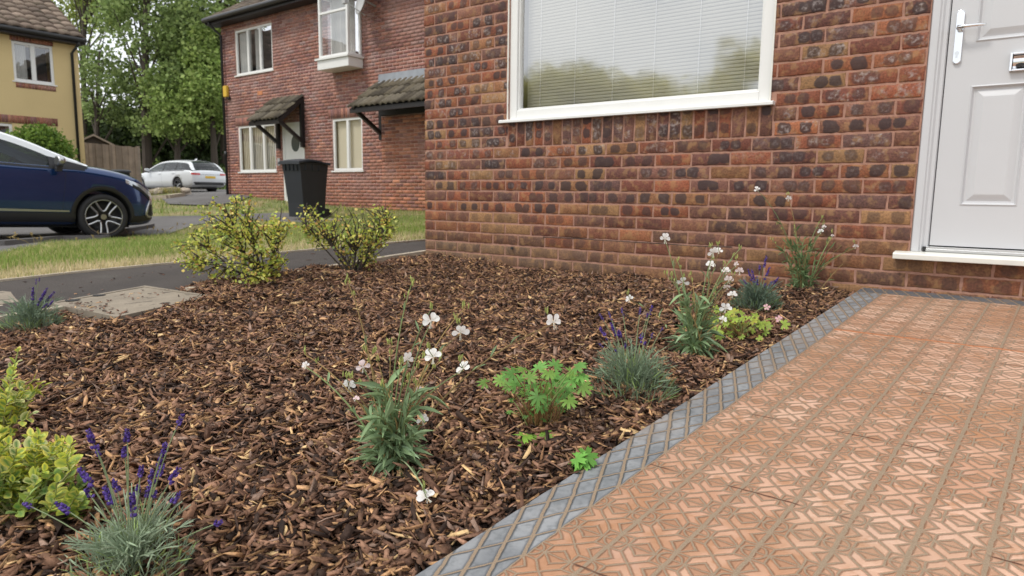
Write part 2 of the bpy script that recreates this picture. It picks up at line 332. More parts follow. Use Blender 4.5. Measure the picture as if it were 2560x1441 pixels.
# ------------------------------------------------------------------ mesh helpers
def link(o, parent=None):
    S.collection.objects.link(o)
    if parent: o.parent = parent
    return o
def empty(name, loc=(0,0,0), rz=0, parent=None):
    o = bpy.data.objects.new(name, None); o.location = loc; o.rotation_euler = (0,0,rz); o.empty_display_size = .1
    return link(o, parent)
def tag(o, label=None, cat=None, group=None, kind=None):
    if label: o['label'] = label
    if cat: o['category'] = cat
    if group: o['group'] = group
    if kind: o['kind'] = kind
    return o
class MB:
    def __init__(s): s.v = []; s.f = []; s.c = []; s.n = 0
    def add(s, V, F, col=(1,1,1)):
        V = np.asarray(V, float).reshape(-1, 3); s.v.append(V); b = s.n
        s.f += [tuple(i+b for i in f) for f in F]
        c = np.asarray(col, float)
        if c.ndim == 1: c = np.tile(c[:3], (len(V), 1))
        s.c.append(c[:, :3]); s.n += len(V); return s
    def box(s, a, b, col=(1,1,1), M=None):
        x0,y0,z0 = a; x1,y1,z1 = b
        V = np.array([(x0,y0,z0),(x1,y0,z0),(x1,y1,z0),(x0,y1,z0),(x0,y0,z1),(x1,y0,z1),(x1,y1,z1),(x0,y1,z1)], float)
        if M is not None: V = V@np.array(M)[:3,:3].T+np.array(M)[:3,3]
        return s.add(V, [(0,3,2,1),(4,5,6,7),(0,1,5,4),(1,2,6,5),(2,3,7,6),(3,0,4,7)], col)
    def bar(s, p, q, w, h, col=(1,1,1), up=(0,0,1)):
        p = Vector(p); q = Vector(q); d = (q-p); L_ = d.length; d.normalize(); x = d.cross(Vector(up))
        if x.length < 1e-4: x = d.cross(Vector((1,0,0)))
        x.normalize(); z = x.cross(d)
        M = Matrix(((x[0],d[0],z[0],p[0]),(x[1],d[1],z[1],p[1]),(x[2],d[2],z[2],p[2]),(0,0,0,1)))
        return s.box((-w/2,0,-h/2),(w/2,L_,h/2), col, M)
    def tube(s, P, r, n=6, col=(1,1,1), cap=True):
        P = [Vector(p) for p in P]; k = len(P)
        r = [r]*k if np.isscalar(r) else list(r)
        V = []; x = None
        for i in range(k):
            d = (P[min(i+1,k-1)]-P[max(i-1,0)])
            if d.length < 1e-9: d = Vector((0,0,1))
            d.normalize()
            if x is None: x = d.orthogonal().normalized()
            x = (x-d*x.dot(d)); x = x.normalized() if x.length > 1e-6 else d.orthogonal().normalized()
            y = d.cross(x)
            for j in range(n):
                a = 2*math.pi*j/n; V.append(P[i]+(x*math.cos(a)+y*math.sin(a))*r[i])
        F = [(i*n+j, i*n+(j+1)%n, (i+1)*n+(j+1)%n, (i+1)*n+j) for i in range(k-1) for j in range(n)]
        if cap: F += [tuple(range(n))[::-1], tuple((k-1)*n+j for j in range(n))]
        return s.add([tuple(v) for v in V], F, col)
    def prism(s, poly, axis, a, b, col=(1,1,1)):
        """poly: 2D points; axis 0/1/2 = extrusion axis from a to b"""
        n = len(poly); V = []
        for h in (a, b):
            for p in poly:
                q = list(p); q.insert(axis, h); V.append(q)
        F = [tuple(range(n))[::-1], tuple(range(n, 2*n))]+[(i, (i+1)%n, n+(i+1)%n, n+i) for i in range(n)]
        return s.add(V, F, col)
    def build(s, name, m, parent=None, smooth=False, bevel=0, fix=False):
        me = bpy.data.meshes.new(name); V = np.concatenate(s.v); me.from_pydata(V.tolist(), [], s.f); me.update()
        ca = me.color_attributes.new('Col', 'FLOAT_COLOR', 'POINT'); C = np.ones((len(V), 4)); C[:, :3] = np.concatenate(s.c); ca.data.foreach_set('color', C.ravel())
        if m: me.materials.append(m)
        if smooth: me.shade_smooth()
        if fix:
            bm = bmesh.new(); bm.from_mesh(me); bmesh.ops.recalc_face_normals(bm, faces=bm.faces); bm.to_mesh(me); bm.free()
        o = link(bpy.data.objects.new(name, me), parent)
        if bevel:
            mo = o.modifiers.new('b', 'BEVEL'); mo.width = bevel; mo.segments = 2; mo.limit_method = 'ANGLE'
        return o
def npmesh(name, V, faces, m, col=None, parent=None, smooth=False, uv=None, extra=None):
    """V (N,3); faces (F,k) int array of equal size, or list of such arrays"""
    if not isinstance(faces, list): faces = [faces]
    me = bpy.data.meshes.new(name); V = np.ascontiguousarray(V, dtype=np.float32)
    nl = sum(f.size for f in faces); nf = sum(len(f) for f in faces)
    me.vertices.add(len(V)); me.vertices.foreach_set('co', V.ravel()); me.loops.add(nl); me.polygons.add(nf)
    li = np.concatenate([f.ravel() for f in faces]).astype(np.int32)
    cnt = np.concatenate([np.full(len(f), f.shape[1]) for f in faces]); st = np.concatenate([[0], np.cumsum(cnt)[:-1]]).astype(np.int32)
    me.loops.foreach_set('vertex_index', li); me.polygons.foreach_set('loop_start', st)
    me.update(calc_edges=True); me.validate()
    if col is not None:
        ca = me.color_attributes.new('Col', 'FLOAT_COLOR', 'POINT'); C = np.ones((len(V), 4), np.float32); C[:, :3] = col; ca.data.foreach_set('color', C.ravel())
    if extra is not None:
        ca = me.color_attributes.new('Par', 'FLOAT_COLOR', 'POINT'); ca.data.foreach_set('color', np.ascontiguousarray(extra, dtype=np.float32).ravel())
    if uv is not None:
        ul = me.uv_layers.new(name='UVMap'); ul.data.foreach_set('uv', np.ascontiguousarray(uv[li], dtype=np.float32).ravel())
    if m: me.materials.append(m)
    if smooth: me.shade_smooth()
    return link(bpy.data.objects.new(name, me), parent)
def scatter(tV, tF, n, pos, rot, scl):
    """instance template verts tV (k,3) with rotation matrices rot (n,3,3), scale scl (n,3)"""
    k = len(tV)
    V = np.einsum('nij,nkj->nki', rot, tV[None]*scl[:, None, :])+pos[:, None, :]
    F = [(f[None]+(np.arange(n)*k)[:, None, None]).reshape(-1, f.shape[1]) for f in tF]
    return V.reshape(-1, 3), F
def euler_np(rx, ry, rz):
    cx, sx, cy, sy, cz, sz = np.cos(rx), np.sin(rx), np.cos(ry), np.sin(ry), np.cos(rz), np.sin(rz); o = np.zeros_like(cx); i = o+1
    X = np.stack([i,o,o, o,cx,-sx, o,sx,cx], -1).reshape(-1,3,3); Y = np.stack([cy,o,sy, o,i,o, -sy,o,cy], -1).reshape(-1,3,3); Z = np.stack([cz,-sz,o, sz,cz,o, o,o,i], -1).reshape(-1,3,3)
    return Z@Y@X
def inpoly(x, y, P):
    P = np.asarray(P); ins = np.zeros(len(x), bool); j = len(P)-1
    for i in range(len(P)):
        xi, yi, xj, yj = P[i,0], P[i,1], P[j,0], P[j,1]
        ins ^= ((yi > y) != (yj > y)) & (x < (xj-xi)*(y-yi)/((yj-yi) or 1e-9)+xi); j = i
    return ins
def project(V):
    d = V-CP_; z = d@CF; z = np.where(z < .05, .05, z)
    return 1280+FPX*(d@CR)/z, 720.5-FPX*(d@CU)/z, d@CF
def sheet(name, poly, m, off, step=.25, kind='structure', skirt=0):
    """flat-ish polygon draped on the terrain"""
    bm = bmesh.new(); P = np.asarray(poly, float)
    bm.faces.new([bm.verts.new((x, y, 0)) for x, y in P])
    x0, y0 = P.min(0); x1, y1 = P.max(0)
    for ax, lo, hi in ((0, x0, x1), (1, y0, y1)):
        k = lo+step
        while k < hi:
            co = (k, 0, 0) if ax == 0 else (0, k, 0); no = (1, 0, 0) if ax == 0 else (0, 1, 0)
            bmesh.ops.bisect_plane(bm, geom=bm.verts[:]+bm.edges[:]+bm.faces[:], plane_co=co, plane_no=no); k += step
    bmesh.ops.triangulate(bm, faces=bm.faces[:])
    for v in bm.verts: v.co.z = float(H(v.co.x, v.co.y))+off
    for f in bm.faces: f.normal_update()
    bmesh.ops.recalc_face_normals(bm, faces=bm.faces[:])
    if bm.faces[:][0].normal.z < 0: bmesh.ops.reverse_faces(bm, faces=bm.faces[:])
    me = bpy.data.meshes.new(name); bm.to_mesh(me); bm.free(); me.materials.append(m); me.shade_smooth()
    o = link(bpy.data.objects.new(name, me))
    if kind: o['kind'] = kind
    return o
# ================================================================== GROUND
def lines(lo, hi, dlo, dhi, fine, coarse):
    a = list(np.arange(dlo, dhi+1e-6, fine)); x = dlo; st = fine
    L_ = []
    while x > lo: st = min(st*1.25, coarse); x -= st; L_.append(x)
    x = dhi; st = fine; R = []
    while x < hi: st = min(st*1.25, coarse); x += st; R.append(x)
    return np.array(L_[::-1]+a+R)
gx, gy = lines(-140, 90, -16, 7, .35, 8), lines(-90, 120, -7, 9, .35, 8)
GX, GY = np.meshgrid(gx, gy, indexing='ij'); GZ = H(GX, GY)
def sm(t): t = np.clip(t, 0, 1); return t*t*(3-2*t)
GZ = GZ-.09*sm((GX+.05)/.4)*sm((.6-GY)/.4)
idx = np.arange(GX.size).reshape(GX.shape); Fq = np.stack([idx[:-1,:-1], idx[1:,:-1], idx[1:,1:], idx[:-1,1:]], -1).reshape(-1, 4)
tag(npmesh('ground', np.stack([GX, GY, GZ], -1).reshape(-1, 3), Fq, MT['lawn'], smooth=True), kind='structure')
def P2(*px): return [tuple(G(*p)[:2]) for p in px]
PATH = [(-1.75,-6.5),(-1.5,-2.3),(-1.47,-1.9),(-1.32,-1.3),(-1.16,-.5),(-1.02,.12),(-.86,.85),(-.7,2),(-.5,9),(.3,9),(0,2),(-.1,.2),(-.06,-.3),(0,-1.2),(0,-2.6),(.02,-6.5)]
sheet('path', PATH, MT['path'], .012, .3)
KE = [(-1.62,-6.5),(-1.5,-2.3),(-1.47,-1.9),(-1.32,-1.3),(-1.16,-.5),(-1.02,.12),(-.86,.85),(-.7,2)]
mb = MB()
for (x0,y0),(x1,y1) in zip(KE[:-1], KE[1:]):
    mb.bar((x0-.02,y0,float(H(x0,y0))+.0),(x1-.02,y1,float(H(x1,y1))+.0), .045, .05, (1,1,1))
o = mb.build('path_edging', MT['kerb']); tag(o, 'pale concrete edging strip between footpath and lawn', 'kerb', kind='structure')
mb = MB()
KN = [(-.12,.35),(-.1,-.3),(-.03,-1.),(0.02,-1.9)]
for (x0,y0),(x1,y1) in zip(KN[:-1], KN[1:]): mb.bar((x0+.03,y0,float(H(x0,y0))+.012),(x1+.03,y1,float(H(x1,y1))+.012), .05, .05)
KN = [(.02,-2.5),(0.03,-3.2),(.03,-6)]
for (x0,y0),(x1,y1) in zip(KN[:-1], KN[1:]): mb.bar((x0,y0,float(H(x0,y0))+.01),(x1,y1,float(H(x1,y1))+.01), .05, .05)
o = mb.build('bed_edging', MT['kerb']); tag(o, kind='structure')
DRIVE = [(-5.2,-2.6)]+P2((0,638),(70,622),(130,609),(250,604),(330,594),(420,587),(480,566),(560,553),(640,552),(812,560),(812,536),(700,534),(560,538),(500,541),(380,543))+[(-11.6,2.6),(-17.5,2.4),(-17.5,-9),(-5.2,-9)]
sheet('driveway', DRIVE, MT['asphalt'], .014, .4)
ROADB = P2((500,516),(578,514))+[(-15,8.6),(-15,16.5),(-24,16.2),(-40,15.6),(-40,11.5),(-24,8.6)]+P2((420,513),)
sheet('road', ROADB, MT['asphalt'], .03, .8)
# kerb lines along the drive
mb = MB()
q = P2((0,618),(150,603),(262,601),(300,588),(345,577),(380,570))
for (x0,y0),(x1,y1) in zip(q[:-1], q[1:]): mb.bar((x0,y0,float(H(x0,y0))+.03),(x1,y1,float(H(x1,y1))+.03), .1, .09)
o = mb.build('kerb', MT['asphalt']); tag(o, kind='structure')
BED = [(.0,.0),(.0,-6.2),(2.79,-6.2),(3.069,0)]
def bumpy(x, y): return .012*np.sin(x*5.1+y*3.3)+.010*np.sin(x*11.3-y*7.7)+.008*np.sin(y*17+x*4)
# mulch soil sheet (gently mounded)
def mz(x, y):
    m = .05*np.exp(-((x-.35)**2/.15+(y+1.3)**2/.6))
    ed = np.clip((3.069+.045*y-x)/.14, 0, 1)
    return H(x, y)+bumpy(x, y)*ed+m-.012-.022*(1-ed)*0
xs = np.linspace(.0, 1, 90); ys = np.linspace(0, -6.2, 170)
XX = xs[:,None]*(3.069+.045*ys[None]); YY = np.broadcast_to(ys[None], XX.shape); ZZ = mz(XX, YY)
idx = np.arange(XX.size).reshape(XX.shape); Fq = np.stack([idx[:-1,1:], idx[1:,1:], idx[1:,:-1], idx[:-1,:-1]], -1).reshape(-1, 4)
tag(npmesh('garden_bed', np.stack([XX, YY, ZZ], -1).reshape(-1, 3), Fq, MT['soil'], smooth=True), kind='structure')
# patio of embossed pavers
def pz(y): return .01+.07*y
us = np.array([3.069, 9.]); ys = np.array([-7., 0.])
V = []; UVs = []
for z in (0, -.06):
    for u_, y_ in ((3.069,-7.),(9.,-7.),(9.,0.0),(3.069,0.0)):
        V.append((u_+.045*y_, y_, pz(y_)+z)); UVs.append((u_-(.03 if z else 0), y_))
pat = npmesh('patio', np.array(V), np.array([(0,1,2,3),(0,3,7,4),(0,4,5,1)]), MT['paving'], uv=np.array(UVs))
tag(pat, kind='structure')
# inspection cover
cv = empty('inspection_cover', (.1,-2.2,float(H(.1,-2.2)))); tag(cv, 'pale concrete inspection cover slab set at the edge of the bark bed', 'drain cover')
A, B, C_, D = (-.18,-2.50),(-.30,-1.97),(.36,-1.93),(.50,-2.46)
def ring(A, k): 
    c = np.mean([A_ for A_ in (A,B,C_,D)], axis=0) if False else np.mean([ (-.18,-2.50),(-.30,-1.97),(.36,-1.93),(.50,-2.46)], axis=0)
    return tuple(np.array(A)+(c-np.array(A))*k)
def zc(p): return float(H(p[0], p[1]))+.028-.1-.7*0
mb = MB(); Q = [A,B,C_,D]
base = np.array([.1,-2.2,float(H(.1,-2.2))])
def pt(p, dz): return (p[0]-base[0], p[1]-base[1], float(H(p[0],p[1]))+dz-base[2])
for i in range(4):
    a, b = Q[i], Q[(i+1)%4]; a2, b2 = ring(a,.09), ring(b,.09)
    mb.add([pt(a,.03),pt(b,.03),pt(b2,.03),pt(a2,.03),pt(a,-.08),pt(b,-.08),pt(b2,.0),pt(a2,.0)], [(0,1,2,3),(0,4,5,1),(3,2,6,7),(0,3,7,4),(1,5,6,2)])
mb.build('frame', MT['concrete'], cv, fix=True)
mb = MB(); r = [ring(p,.105) for p in Q]; mb.add([pt(p,.027) for p in r]+[pt(p,-.02) for p in r], [(0,1,2,3),(0,4,5,1),(1,5,6,2),(2,6,7,3),(3,7,4,0)]); mb.build('slab', MT['concrete'], cv, fix=True)
for (px_, py_, a) in ((183,765,.035),(249,752,.03)):
    mb = MB(); g = G(px_, py_); mb.tube([(g[0]-base[0],g[1]-base[1],float(H(g[0],g[1]))+.029-base[2]),(g[0]-base[0],g[1]-base[1],float(H(g[0],g[1]))+.0305-base[2])], a, 12); mb.build('lifting_hole', MT['dark'], cv)
# second small cover in the path, far left
g = G(-8, 752); cv2 = empty('drain_cover', tuple(g)); tag(cv2, 'small concrete drain cover set in the dark footpath at left edge', 'drain cover')
mb = MB(); mb.box((-.27,-.2,-.03),(.27,.2,.012)); mb.build('frame', MT['kerb'], cv2); mb = MB(); mb.box((-.24,-.17,-.03),(.24,.17,.016)); mb.build('slab', MT['concrete'], cv2)
cv2.rotation_euler = (0,0,.25)

# ================================================================== BRICK WALLS
PAL_NEAR = np.array([(.25,.080,.042),(.30,.105,.048),(.19,.062,.040),(.27,.120,.055),(.15,.058,.044),(.21,.088,.055),(.31,.165,.075),(.115,.056,.046),(.26,.080,.040),(.18,.078,.056)])
def wall_near(x0, x1, z0, zc0, ncourse, opens, soldiers, parent, y=0., Lb=.225, Cz=.075):
    """detailed bricks; zc0 = a bed joint centre height; opens: list of (xa,xb,za,zb)"""
    bricks = []  # (xa,xb,za,zb,rot)
    j0 = int(round((zc0-z0)/Cz))
    for j in range(-j0, ncourse):
        za, zb = zc0+j*Cz+.0058, zc0+(j+1)*Cz-.0058
        st = x0 if (j % 2) else x0-.1125+.0
        # the course just under joint zc0 starts with a stretcher
        st = x0 if (j % 2 == 1) else x0-.115
        k = 0; x = st
        while x < x1:
            a, b = max(x, x0), min(x+.2135, x1)
            segs = [(a, b)]
            for (xa, xb, zA, zB) in opens+soldiers:
                if zb > zA+.01 and za < zB-.01:
                    ns = []
                    for (p, q) in segs:
                        if q <= xa or p >= xb: ns.append((p, q))
                        else:
                            if p < xa-.02: ns.append((p, xa-.004))
                            if q > xb+.02: ns.append((xb+.004, q))
                    segs = ns
            for (p, q) in segs:
                if q-p > .02: bricks.append((p, q, za, zb, 0))
            x += Lb
    for (xa, xb, zA, zB) in soldiers:
        n = int(round((xb-xa)/.0755)); st = (xb-xa)/n
        for i in range(n): bricks.append((xa+i*st+.005, xa+(i+1)*st-.005, zA+.005, min(zB, zA+.22), 1))
    n = len(bricks); Bk = np.array(bricks)
    nx, nz = 12, 5
    gu, gv = np.linspace(0, 1, nx), np.linspace(0, 1, nz)
    V = np.zeros((n, nx, nz, 3)); UV = np.zeros((n, nx, nz, 2))
    hgt = np.clip(Bk[:,2], 0, None)
    rnd = rng.random(n)
    pal = PAL_NEAR[rng.integers(0, len(PAL_NEAR), n)]*(.68+.45*rng.random((n,1)))
    low = np.clip((.42-Bk[:,2])/.42, 0, 1)[:,None]*(.6*rng.random((n,1))+.15); pal = pal*(1-low)+np.array((.17,.085,.04))*low
    vl = (Bk[:,2] < .07)[:,None]*np.clip((2.9-Bk[:,0])/2.5, 0, 1)[:,None]; pal = pal*(1-.7*vl)+np.array((.21,.135,.08))*.7*vl
    fl = rng.random(n); c1 = np.where(fl < .6, .2+.08*rng.random(n), np.where(fl < .8, .45*rng.random(n)+.2, .33)); c2 = np.where(fl < .6, .72+.1*rng.random(n), np.where(fl < .8, c1+.28, .62))
    stg = np.where(rng.random(n) < .78, .55+.6*rng.random(n), .12); stg *= np.where(Bk[:,2] < .32, .55, 1); blm = np.where(rng.random(n) < .62, .4+.9*rng.random(n), .06)*np.clip((Bk[:,2]-.35)/.4, .0, 1)
    for i in range(n):
        xa, xb, za, zb, rt = bricks[i]; w_, h_ = xb-xa, zb-za
        U = xa+w_*gu[:,None]+0*gv[None]; Zz = za+h_*gv[None]+0*gu[:,None]
        # rough outline
        jx = (rng.random((nx, nz))-.5)*.0045; jz = (rng.random((nx, nz))-.5)*.0045
        e = np.zeros((nx, nz), bool); e[0]=e[-1]=True; e[:,0]=e[:,-1]=True
        gg = U.copy(); 
        if w_ > .03:
            U[1] = xa+.0035; U[-2] = xb-.0035
        Zz[:,1] = za+.0035; Zz[:,-2] = zb-.0035
        Y = np.full((nx, nz), y)+(rng.random()-.5)*.003+(rng.random((nx, nz))-.5)*.0016
        Y[e] += .0012+rng.random(e.sum())*.0010
        U = U+jx*e; Zz = Zz+jz*e
        V[i,...,0] = U; V[i,...,1] = Y; V[i,...,2] = Zz
        off = rng.random()*0
        if rt: UV[i,...,0] = Zz-za; UV[i,...,1] = U-xa
        else:
            UV[i,...,0] = (U-xa) if (w_ > .2 or rng.random() < .5) else (U-xa+.1); UV[i,...,1] = Zz-za
    col = np.repeat(pal, nx*nz, 0); par = np.repeat(np.stack([c1, c2, stg, blm], -1), nx*nz, 0)
    ii = np.arange(nx*nz).reshape(nx, nz); f = np.stack([ii[:-1,:-1], ii[1:,:-1], ii[1:,1:], ii[:-1,1:]], -1).reshape(-1, 4)
    F = (f[None]+(np.arange(n)*nx*nz)[:,None,None]).reshape(-1, 4)
    VV = V.reshape(-1, 3); UVV = UV.reshape(-1, 2)
    # skirt back into the joint
    per = list(ii[:,0])+list(ii[-1,1:])+list(ii[-2::-1,-1])+list(ii[0,-2:0:-1]); per = np.array(per)
    m_ = len(per); pb = (per[None]+(np.arange(n)*nx*nz)[:,None]); back = VV[pb.ravel()].copy(); back[:,1] = y+.014
    VV2 = np.concatenate([VV, back]); bi = len(VV)+np.arange(n*m_).reshape(n, m_)
    F2 = np.stack([pb, bi, np.roll(bi,-1,1), np.roll(pb,-1,1)], -1).reshape(-1, 4)
    col2 = np.concatenate([col, col[pb.ravel()]]); par2 = np.concatenate([par, par[pb.ravel()]]); uv2 = np.concatenate([UVV, UVV[pb.ravel()]])
    o = npmesh('wall', VV2, [F, F2], MT['brick'], col2, parent, smooth=False, uv=uv2, extra=par2)
    return o
def join_into(o, others):
    """merge meshes of 'others' into mesh of o keeping material slots"""
    bm = bmesh.new(); bm.from_mesh(o.data)
    for q in others:
        mi = len(o.data.materials); o.data.materials.append(q.data.materials[0])
        t = bmesh.new(); t.from_mesh(q.data)
        for f in t.faces: f.material_index = mi
        tmp = bpy.data.meshes.new('t'); t.to_mesh(tmp); t.free(); n0 = len(bm.faces); bm.from_mesh(tmp); bm.faces.ensure_lookup_table()
        for f in bm.faces[n0:]: f.material_index = mi
        bpy.data.meshes.remove(tmp); me = q.data; bpy.data.objects.remove(q); bpy.data.meshes.remove(me)
    bm.to_mesh(o.data); bm.free(); return o
def panel(rects_out, opens, y0, y1, m, name, parent):
    """mortar slab with rectangular holes, as boxes on a grid"""
    xa, xb, za, zb = rects_out
    xs = sorted({xa, xb, *[q for o in opens for q in o[:2] if xa < q < xb]}); zs = sorted({za, zb, *[q for o in opens for q in o[2:] if za < q < zb]})
    mb = MB()
    for i in range(len(xs)-1):
        for j in range(len(zs)-1):
            cx, cz = (xs[i]+xs[i+1])/2, (zs[j]+zs[j+1])/2
            if any(o[0] < cx < o[1] and o[2] < cz < o[3] for o in opens): continue
            mb.box((xs[i], y0, zs[j]), (xs[i+1], y1, zs[j+1]))
    return mb.build(name, m, parent)
hs = empty('brick_house', (0,0,0)); tag(hs, 'near rustic red brick house with white framed picture window and grey-white front door', 'house')
WIN = (.80, 2.548, .955, 2.12); DOOR = (3.258, 4.29, .168, 2.26)
wl = wall_near(0., 5.4, -.275, .475, 32, [WIN, DOOR], [(.795, 2.575, .775, .95)], hs)
pn = panel((0.004, 5.4, -.35, 2.87), [WIN, DOOR], .0036, .10, MT['mortar'], 'm', None)
join_into(wl, [pn])
# upper storey and side, plain far brick
PAL_FAR = np.array([(.29,.115,.075),(.34,.14,.09),(.23,.09,.065),(.38,.17,.11),(.20,.095,.085),(.31,.13,.085)])
def wall_far(name, x0, x1, z0, z1, opens, parent, fy, palmod=None, axis=0, seed=1, out=-1, mort=(.36,.205,.16), soldier=[]):
    """simple bricks: rectangle in the plane axis(0: X runs along, plane Y=fy; 1: Y runs along, plane X=fy); out = outward sign"""
    r = np.random.default_rng(seed); B_ = []
    nrow = int((z1-z0)/.075)
    for j in range(nrow):
        za = z0+j*.075+.005; zb = za+.065; x = x0-(.1125 if j % 2 else 0)
        while x < x1:
            a, b = max(x, x0), min(x+.214, x1); x += .225
            segs = [(a, b)]
            for (xa, xb, zA, zB) in opens+soldier:
                if zb > zA+.01 and za < zB-.01:
                    ns = []
                    for (p, q) in segs:
                        if q <= xa or p >= xb: ns.append((p, q))
                        else:
                            if p < xa-.02: ns.append((p, xa-.005))
                            if q > xb+.02: ns.append((xb+.005, q))
                    segs = ns
            B_ += [(p, q, za, zb) for p, q in segs if q-p > .02]
    for (xa, xb, zA, zB) in soldier:
        n = int(round((xb-xa)/.075)); st = (xb-xa)/n
        B_ += [(xa+i*st+.005, xa+(i+1)*st-.005, zA+.005, zB-.005) for i in range(n)]
    B_ = np.array(B_); n = len(B_)
    C0 = PAL_FAR[r.integers(0, len(PAL_FAR), n)]*(.75+.5*r.random((n, 1)))
    if palmod is not None: C0 = palmod(B_, C0, r)
    f, bk = fy+out*.0, fy-out*.012
    def vv(a, y_, z_): return np.stack([a, y_, z_], -1) if axis == 0 else np.stack([y_, a, z_], -1)
    yf = np.full(n, f)+out*(r.random(n)-.5)*.004; yb = np.full(n, bk)
    V = np.stack([vv(B_[:,0],yf,B_[:,2]), vv(B_[:,1],yf,B_[:,2]), vv(B_[:,1],yf,B_[:,3]), vv(B_[:,0],yf,B_[:,3]), vv(B_[:,0],yb,B_[:,2]), vv(B_[:,1],yb,B_[:,2]), vv(B_[:,1],yb,B_[:,3]), vv(B_[:,0],yb,B_[:,3])], 1)
    t = np.array([(0,1,2,3),(0,4,5,1),(1,5,6,2),(2,6,7,3),(3,7,4,0)]); F = (t[None]+(np.arange(n)*8)[:,None,None]).reshape(-1, 4)
    # mortar cells
    xs = sorted({x0, x1, *[q for o in opens for q in o[:2] if x0 < q < x1]}); zs = sorted({z0, z1, *[q for o in opens for q in o[2:] if z0 < q < z1]})
    MV = []; MF = []; MC = []
    ym = fy-out*.0022; y2 = fy-out*.1
    for i in range(len(xs)-1):
        for j in range(len(zs)-1):
            cx, cz = (xs[i]+xs[i+1])/2, (zs[j]+zs[j+1])/2
            if any(o[0] < cx < o[1] and o[2] < cz < o[3] for o in opens): continue
            b = len(MV)
            for yy in (ym, y2):
                for (a_, z_) in ((xs[i],zs[j]),(xs[i+1],zs[j]),(xs[i+1],zs[j+1]),(xs[i],zs[j+1])): MV.append((a_, yy, z_) if axis == 0 else (yy, a_, z_))
            MF += [(b,b+1,b+2,b+3),(b+7,b+6,b+5,b+4),(b,b+4,b+5,b+1),(b+1,b+5,b+6,b+2),(b+2,b+6,b+7,b+3),(b+3,b+7,b+4,b)]
    MV = np.array(MV)
    VV = np.concatenate([V.reshape(-1, 3), MV]); FF = [F, np.array(MF)+8*n]
    col = np.concatenate([np.repeat(C0, 8, 0), np.tile(mort, (len(MV), 1))])
    return npmesh(name, VV, FF, MT['brick_far'], col, parent)
wall_far('upper_wall', 0, 8, 2.875, 5.1, [(.8,2.5,3.5,4.7)], hs, 0, seed=3)
wall_far('side_wall', 0.016, 8, -.2, 5.1, [], hs, 0.0, axis=1, out=-1, seed=4)
MBx = MB(); MBx.box((5.4,.0,-.3),(8,.1,2.87)); MBx.box((7.9,.1,-.3),(8,8,5.1)); MBx.box((.1,7.9,-.3),(7.9,8,5.1)); MBx.build('rear_wall', MT['mortar'], hs)
def tile_roof(name, P0, U, Vd, W, Lr, parent, m=None, tw=.30, cs=.32, amp=.028, cols=((.12,.095,.075),(.17,.13,.10),(.10,.085,.07),(.2,.16,.125)), seed=1, nper=6, step=.03):
    """profiled tile courses; U along the eave, Vd up the slope"""
    r = np.random.default_rng(seed); P0 = np.array(P0, float); U = np.array(U, float); U /= np.linalg.norm(U); Vd = np.array(Vd, float); Vd /= np.linalg.norm(Vd); Nn = np.cross(U, Vd); Nn = Nn if Nn[2] > 0 else -Nn
    nt_ = max(1, int(round(W/tw))); nr = max(1, int(round(Lr/cs))); cs = Lr/nr; tw = W/nt_; nu = nt_*nper+1
    u = np.linspace(0, W, nu); prof = amp*np.abs(np.sin(np.pi*u/tw*1.0))**.8*1.0
    Vs, Fs, Cs = [], [], []; b = 0
    cols = np.array(cols)
    for i in range(nr):
        jit = r.random(nt_)*.006
        tile = np.minimum((u/tw).astype(int), nt_-1)
        c = cols[r.integers(0, len(cols), nt_)]*(.8+.4*r.random((nt_, 1)))
        for k, (v_, z_) in enumerate(((i*cs, -.004), (i*cs, step), ((i+1)*cs+.02, .002))):
            pts = P0+np.outer(u, U)+Vd*v_+np.outer(prof*(1 if k else 1)+z_+jit[tile]*(k > 0), Nn)
            Vs.append(pts); Cs.append(c[tile]*(.9 if k == 0 else 1))
        a = np.arange(nu-1)
        for k in range(2): Fs.append(np.stack([b+k*nu+a, b+k*nu+a+1, b+(k+1)*nu+a+1, b+(k+1)*nu+a], -1))
        b += 3*nu
    # underside
    un = [P0-Nn*.03, P0+U*W-Nn*.03, P0+U*W+Vd*Lr-Nn*.03, P0+Vd*Lr-Nn*.03]; Vs.append(np.array(un)); Cs.append(np.tile((.03,.03,.03), (4, 1))); Fs.append(np.array([[b+3,b+2,b+1,b]]))
    return npmesh(name, np.concatenate(Vs), [np.concatenate(Fs)], m or MT['tile'], np.concatenate(Cs), parent)
tile_roof('roof', (-.2,-.35,5.0), (1,0,0), (0,1,.62), 8.4, 5.2, hs, seed=2)
tile_roof('rear_roof', (-.2,8.35,5.0), (1,0,0), (0,-1,.62), 8.4, 5.2, hs, seed=3)
mb = MB(); mb.box((-.2,-.42,4.9),(8.2,-.34,5.02)); mb.box((-.2,-.34,4.93),(8.2,0,4.96)); mb.build('fascia', MT['blackpl'], hs)
# --- picture window
def frame_boxes(mb, x0, x1, z0, z1, y0, y1, w_, col=(1,1,1)):
    mb.box((x0,y0,z0),(x0+w_,y1,z1)); mb.box((x1-w_,y0,z0),(x1,y1,z1)); mb.box((x0+w_,y0,z0),(x1-w_,y1,z0+w_)); mb.box((x0+w_,y0,z1-w_),(x1-w_,y1,z1))
mb = MB(); frame_boxes(mb, .797, 2.55, .957, 2.12, .012, .085, .062)
wn = mb.build('window', MT['upvc'], hs, bevel=.005)
mb = MB(); frame_boxes(mb, .859, 2.488, 1.019, 2.058, .026, .07, .012); mb.build('glazing_bead', MT['upvc'], wn, bevel=.003)
mb = MB(); mb.add([(.86,.05,1.02),(2.487,.05,1.02),(2.487,.05,2.057),(.86,.05,2.057)], [(0,1,2,3)]); mb.build('pane', MT['glass'], wn)
mb = MB(); mb.prism([(-.038,.936),(-.038,.952),(-.03,.957),(.02,.9575),(.02,.936)], 0, .742, 2.578); mb.build('sill', MT['upvc'], wn, bevel=.002)
